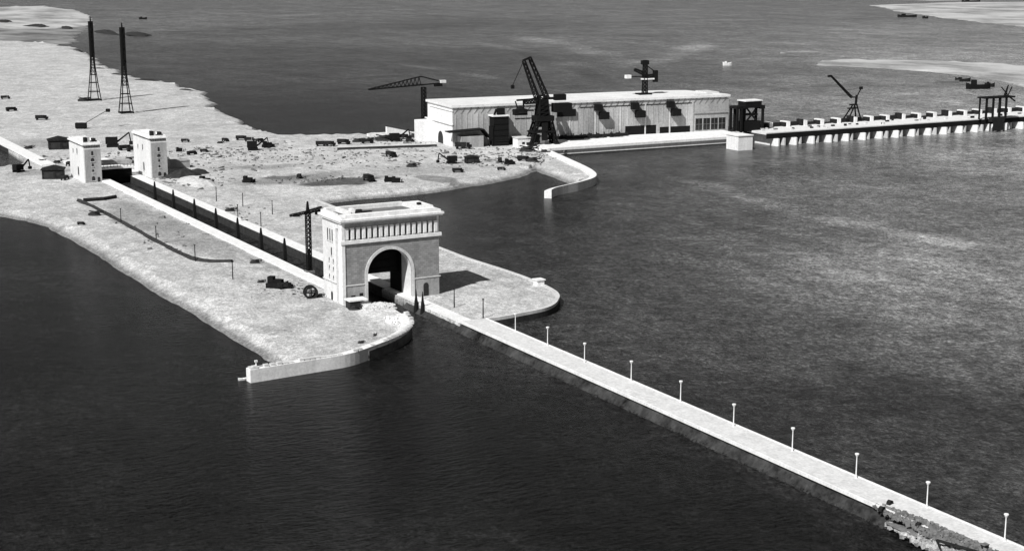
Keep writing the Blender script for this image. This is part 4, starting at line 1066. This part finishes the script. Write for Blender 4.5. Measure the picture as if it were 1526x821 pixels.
# broken end of the breakwater near the camera
mb = MB(); mb.mound(0, 0, -.3, 3.6, 25, 1.5, 60, 10, jag=1.1); mb.rubble(-.8, 3, .3, 3.4, 24, 1.3, 800, .2, .9); mb.rubble(0, -6, .3, 2.2, 12, 1.1, 40, .6, 1.2)
tag(mb.build('rubble_heap', M['soil'], None, W(-289, 26.9, 2.9), PHI), 'long grey heap of earth and stones spilling off the breakwater at lower right', 'rubble')
mb = MB(); mb.mound(-.6, -6, -3, 2.6, 24, 2.9, 60, 8, jag=1.0); mb.rubble(-.2, -4, .2, 3.2, 26, 2.2, 1000, .25, 1.1)
tag(mb.build('rubble_heap', M['broken_stone'], None, W(-291, 24.0, 1.0), PHI), 'pale broken stones along the waterline below the earth heap at lower right', 'rubble')
def arch_ring(u, v, lb, r=1.0):
    t = thing('pipe_section', lb, 'pipe', ground(u, v, 3.6), PHI + .3, 'broken pipe sections on the breakwater')
    mb = MB(); n = 12
    for i in range(n):
        a0 = math.pi * i / n; a1 = math.pi * (i + 1) / n
        mb.prism_y([(r * math.cos(a0), r * math.sin(a0)), (r * math.cos(a1), r * math.sin(a1)), ((r - .35) * math.cos(a1), (r - .35) * math.sin(a1)), ((r - .35) * math.cos(a0), (r - .35) * math.sin(a0))], -.5, .5)
    mb.build('shell', M['dark'], t); MB().box(-r, r, .2, .5, 0, .2).build('sill', M['dark'], t)
arch_ring(1314, 760, 'dark half-buried pipe section at the water side of the breakwater, lower right'); arch_ring(1326, 750, 'half-buried pipe section in the middle of the breakwater, lower right', .9)
arch_ring(1369, 783, 'pipe section lying beside the earth heap near the last lamp posts', .9)
# plank frame and crate at lower right edge
t = thing('plank_frame', 'dark plank lying on the breakwater at the bottom edge near the last lamp', 'plank', ground(1420, 815, 3.5), PHI)
MB().bar((-1, 4, .5), (2, -6, .5), .5).build('plank', M['dark'], t); MB().bar((-1, 4, .5), (-3, 1, .3), .4).build('bracket', M['dark'], t)
t = thing('crate', 'small dark crate on the breakwater at the bottom edge, right of the plank', 'crate', ground(1467, 819, 3.5), PHI)
MB().box(-.7, .7, -.6, .6, 0, 1.3).build('body', M['dark'], t); MB().box(-.8, .8, -.7, .7, 1.3, 1.45).build('lid', M['mid'], t)
# marker post on the near spit and small boats
t = thing('marker_post', 'small white marker standing on the free end of the near mole wall', 'marker', W(-74, -61.5, 4.3))
MB().cyl((0, 0, 0), (0, 0, 1.9), .3, .2).build('post', M['lamp_white'], t); MB().box(-.45, .45, -.35, .35, 1.9, 2.5).build('top', M['lamp_white'], t)
t = thing('marker_hut', 'tiny white hut on the outer edge of the mole right of the gate tower', 'hut', ground(803, 425))
MB().box(-1.6, 1.6, -1.6, 1.6, -.3, 2.2).build('wall', M['white_concrete'], t); MB().box(-2, 2, -2, 2, 2.2, 2.6).build('roof', M['white_concrete'], t)
def boat(name, lb, p, rz, L, Wd, Hh, mat, cabin=None, grp=None):
    t = thing(name, lb, 'boat', p, rz, grp); mb = MB(); n = 9; rows = []
    for i in range(n):
        f = i / (n - 1); x = (f - .5) * L; wdt = Wd / 2 * (math.sin(min(1, (1 - f) * 2.4) * math.pi / 2) ** .7) * (1 if f > .12 else .8); sh = Hh * (1 + .5 * (abs(f - .5) * 2) ** 3)
        rows.append([(x, -wdt, sh), (x, -wdt * .7, -.3), (x, wdt * .7, -.3), (x, wdt, sh), (x, wdt * .8, sh * .55), (x, -wdt * .8, sh * .55)])
    for i in range(n - 1):
        for j in range(6): j2 = (j + 1) % 6; mb.quad(rows[i][j], rows[i][j2], rows[i + 1][j2], rows[i + 1][j])
    mb.quad(*rows[0][::-1]); mb.quad(*rows[-1]); mb.build('hull', M[mat], t)
    if cabin: MB().box(-L * .3, -L * .1, -Wd * .3, Wd * .3, Hh * .5, Hh + cabin).build('cabin', M[mat if mat != 'dark' else 'steel'], t)
    else: MB().box(-L * .08, 0, -Wd * .4, Wd * .4, Hh * .6, Hh * .85).build('seat', M['mid'], t)
    return t
boat('rowing_boat', 'small white boat on dark water just left of the near mole tip', ground(362, 566, 0), PHI - .1, 2.9, 1.2, .55, 'lamp_white')
boat('barge', 'long low barge by the sandbar at upper right', ground(1412, 124, 0), R(-2), 24, 5, 2.2, 'mid')
boat('barge', 'low barge with a raised end right behind the long one by the sandbar', ground(1435, 122, 0), R(-2), 16, 5, 3, 'dark', 1.5)
boat('tug_boat', 'black tug boat moored off the sandbar at upper right', ground(1458, 133, 0), R(2), 24, 7, 4.2, 'steel', 5)
boat('launch', 'small dark launch beside the black tug boat at upper right', ground(1475, 130, 0), R(2), 10, 4, 3.2, 'dark', 2)
boat('launch', 'lone white launch on the open water beyond the power station', ground(1084, 98, 0), R(5), 11, 4.5, 3, 'lamp_white', 2)
boat('barge', 'dark barge in front of the far sandbar near the top right', ground(1352, 26, 0), 0, 40, 9, 4, 'dark', 3)
boat('launch', 'dark launch in front of the far sandbar near the top right', ground(1379, 28, 0), 0, 12, 6, 3.5, 'dark', 2)
boat('barge', 'dark barge lying across the far sandbars at the top edge on the right', ground(1447, 4, 0), 0, 50, 10, 5, 'dark', 5)
boat('barge', 'dark barge on the water beside the tiny sandbar at upper left', ground(213, 29, 0), R(20), 16, 6, 3, 'dark', 2)
def islet(u, v, rx, ry, lb):
    tag(MB().mound(0, 0, 0, rx, ry * 2.6, 5.5, 20, 5, jag=.8).build('scrub_islet', M['coal'], None, ground(u, v, 0), PHI), lb, 'islet', 'dark scrub patches at upper left')
islet(160, 50, 14, 26, 'dark scrubby islet between the two pylon tops')
islet(203, 53, 16, 18, 'dark scrubby islet just right of the right pylon top')
islet(57, 41, 26, 30, 'largest dark scrub patch on the mud flats at upper left')
islet(8, 34, 20, 30, 'dark scrub patch at the left edge on the mud flats')
islet(100, 44, 10, 16, 'small dark scrub patch at the right tip of the mud flats')
for i, (u, v, r_, lb) in enumerate([(90, 69, 10, 'dark clump at the shore corner of the upper sand'), (115, 76, 10, 'dark clump left of the left pylon on the upper shore'), (147, 103, 9, 'dark clump just right of the left pylon'), (172, 112, 12, 'dark clump left of the right pylon on the shore'),
       (215, 120, 18, 'low dark reed bed on the shore right of the right pylon'), (275, 135, 12, 'dark reed clump where the shore bends')]):
    tag(MB().mound(0, 0, 0, r_ * .6, r_, 1.6, 14, 4, jag=.6).build('reed_clump', M['coal'], None, ground(u, v, 2.2), PHI + .9), lb, 'reed clump', 'reed clumps along the upper shore')

# uncountable small litter of the building site: stones, planks, clods
mb = MB(); rnd = random.Random(11)
zones = [(480, 230, 300, 22, 420), (320, 225, 90, 30, 120), (500, 270, 110, 9, 150), (720, 235, 110, 18, 200), (600, 208, 70, 8, 160), (130, 225, 110, 18, 160), (230, 262, 60, 14, 80), (60, 250, 60, 12, 70), (300, 270, 60, 16, 60),
         (440, 432, 60, 16, 70), (560, 462, 30, 10, 60), (250, 350, 120, 40, 30), (160, 140, 160, 50, 60), (330, 330, 80, 30, 40), (800, 228, 40, 10, 60)]
for u, v, du, dv, n_ in zones:
    for _ in range(n_):
        uu = u + rnd.gauss(0, .45) * du; vv = v + rnd.gauss(0, .45) * dv
        p = ground(uu, vv, 3.1) - O; x, y = p.dot(B), p.dot(A)
        main = (10 < x < 25 and y < 395) or x < -44 or (y > 500) or (y > 400 and x > 250) or (y < 300 and x > 88) or (y < 230 and x > 82) or (y > 395 and x < 0) or (y < 20 and -1 < x < 42) or y < -60
        rd = 250 < y < 300 and 60 < x and y < 252 + .25 * max(0, x - 150)
        if main or rd: continue
        e = (rnd.uniform(.25, .9) if rnd.random() < .9 else rnd.uniform(.9, 1.6)) * min(1, .35 + max(0, y) / 250); a_ = Vector((rnd.uniform(-1, 1), rnd.uniform(-1, 1), rnd.uniform(-.2, .2))).normalized() * e * rnd.uniform(.5, 2.2)
        mb.bar(Vector((x, y, 3.2)) - a_, Vector((x, y, 3.25)) + a_, e, e * .6)
tag(mb.build('site_litter', M['soil'], None, O, PHI), 'scattered stones, planks and clods littering the sandy building site', 'litter', None, 'stuff')
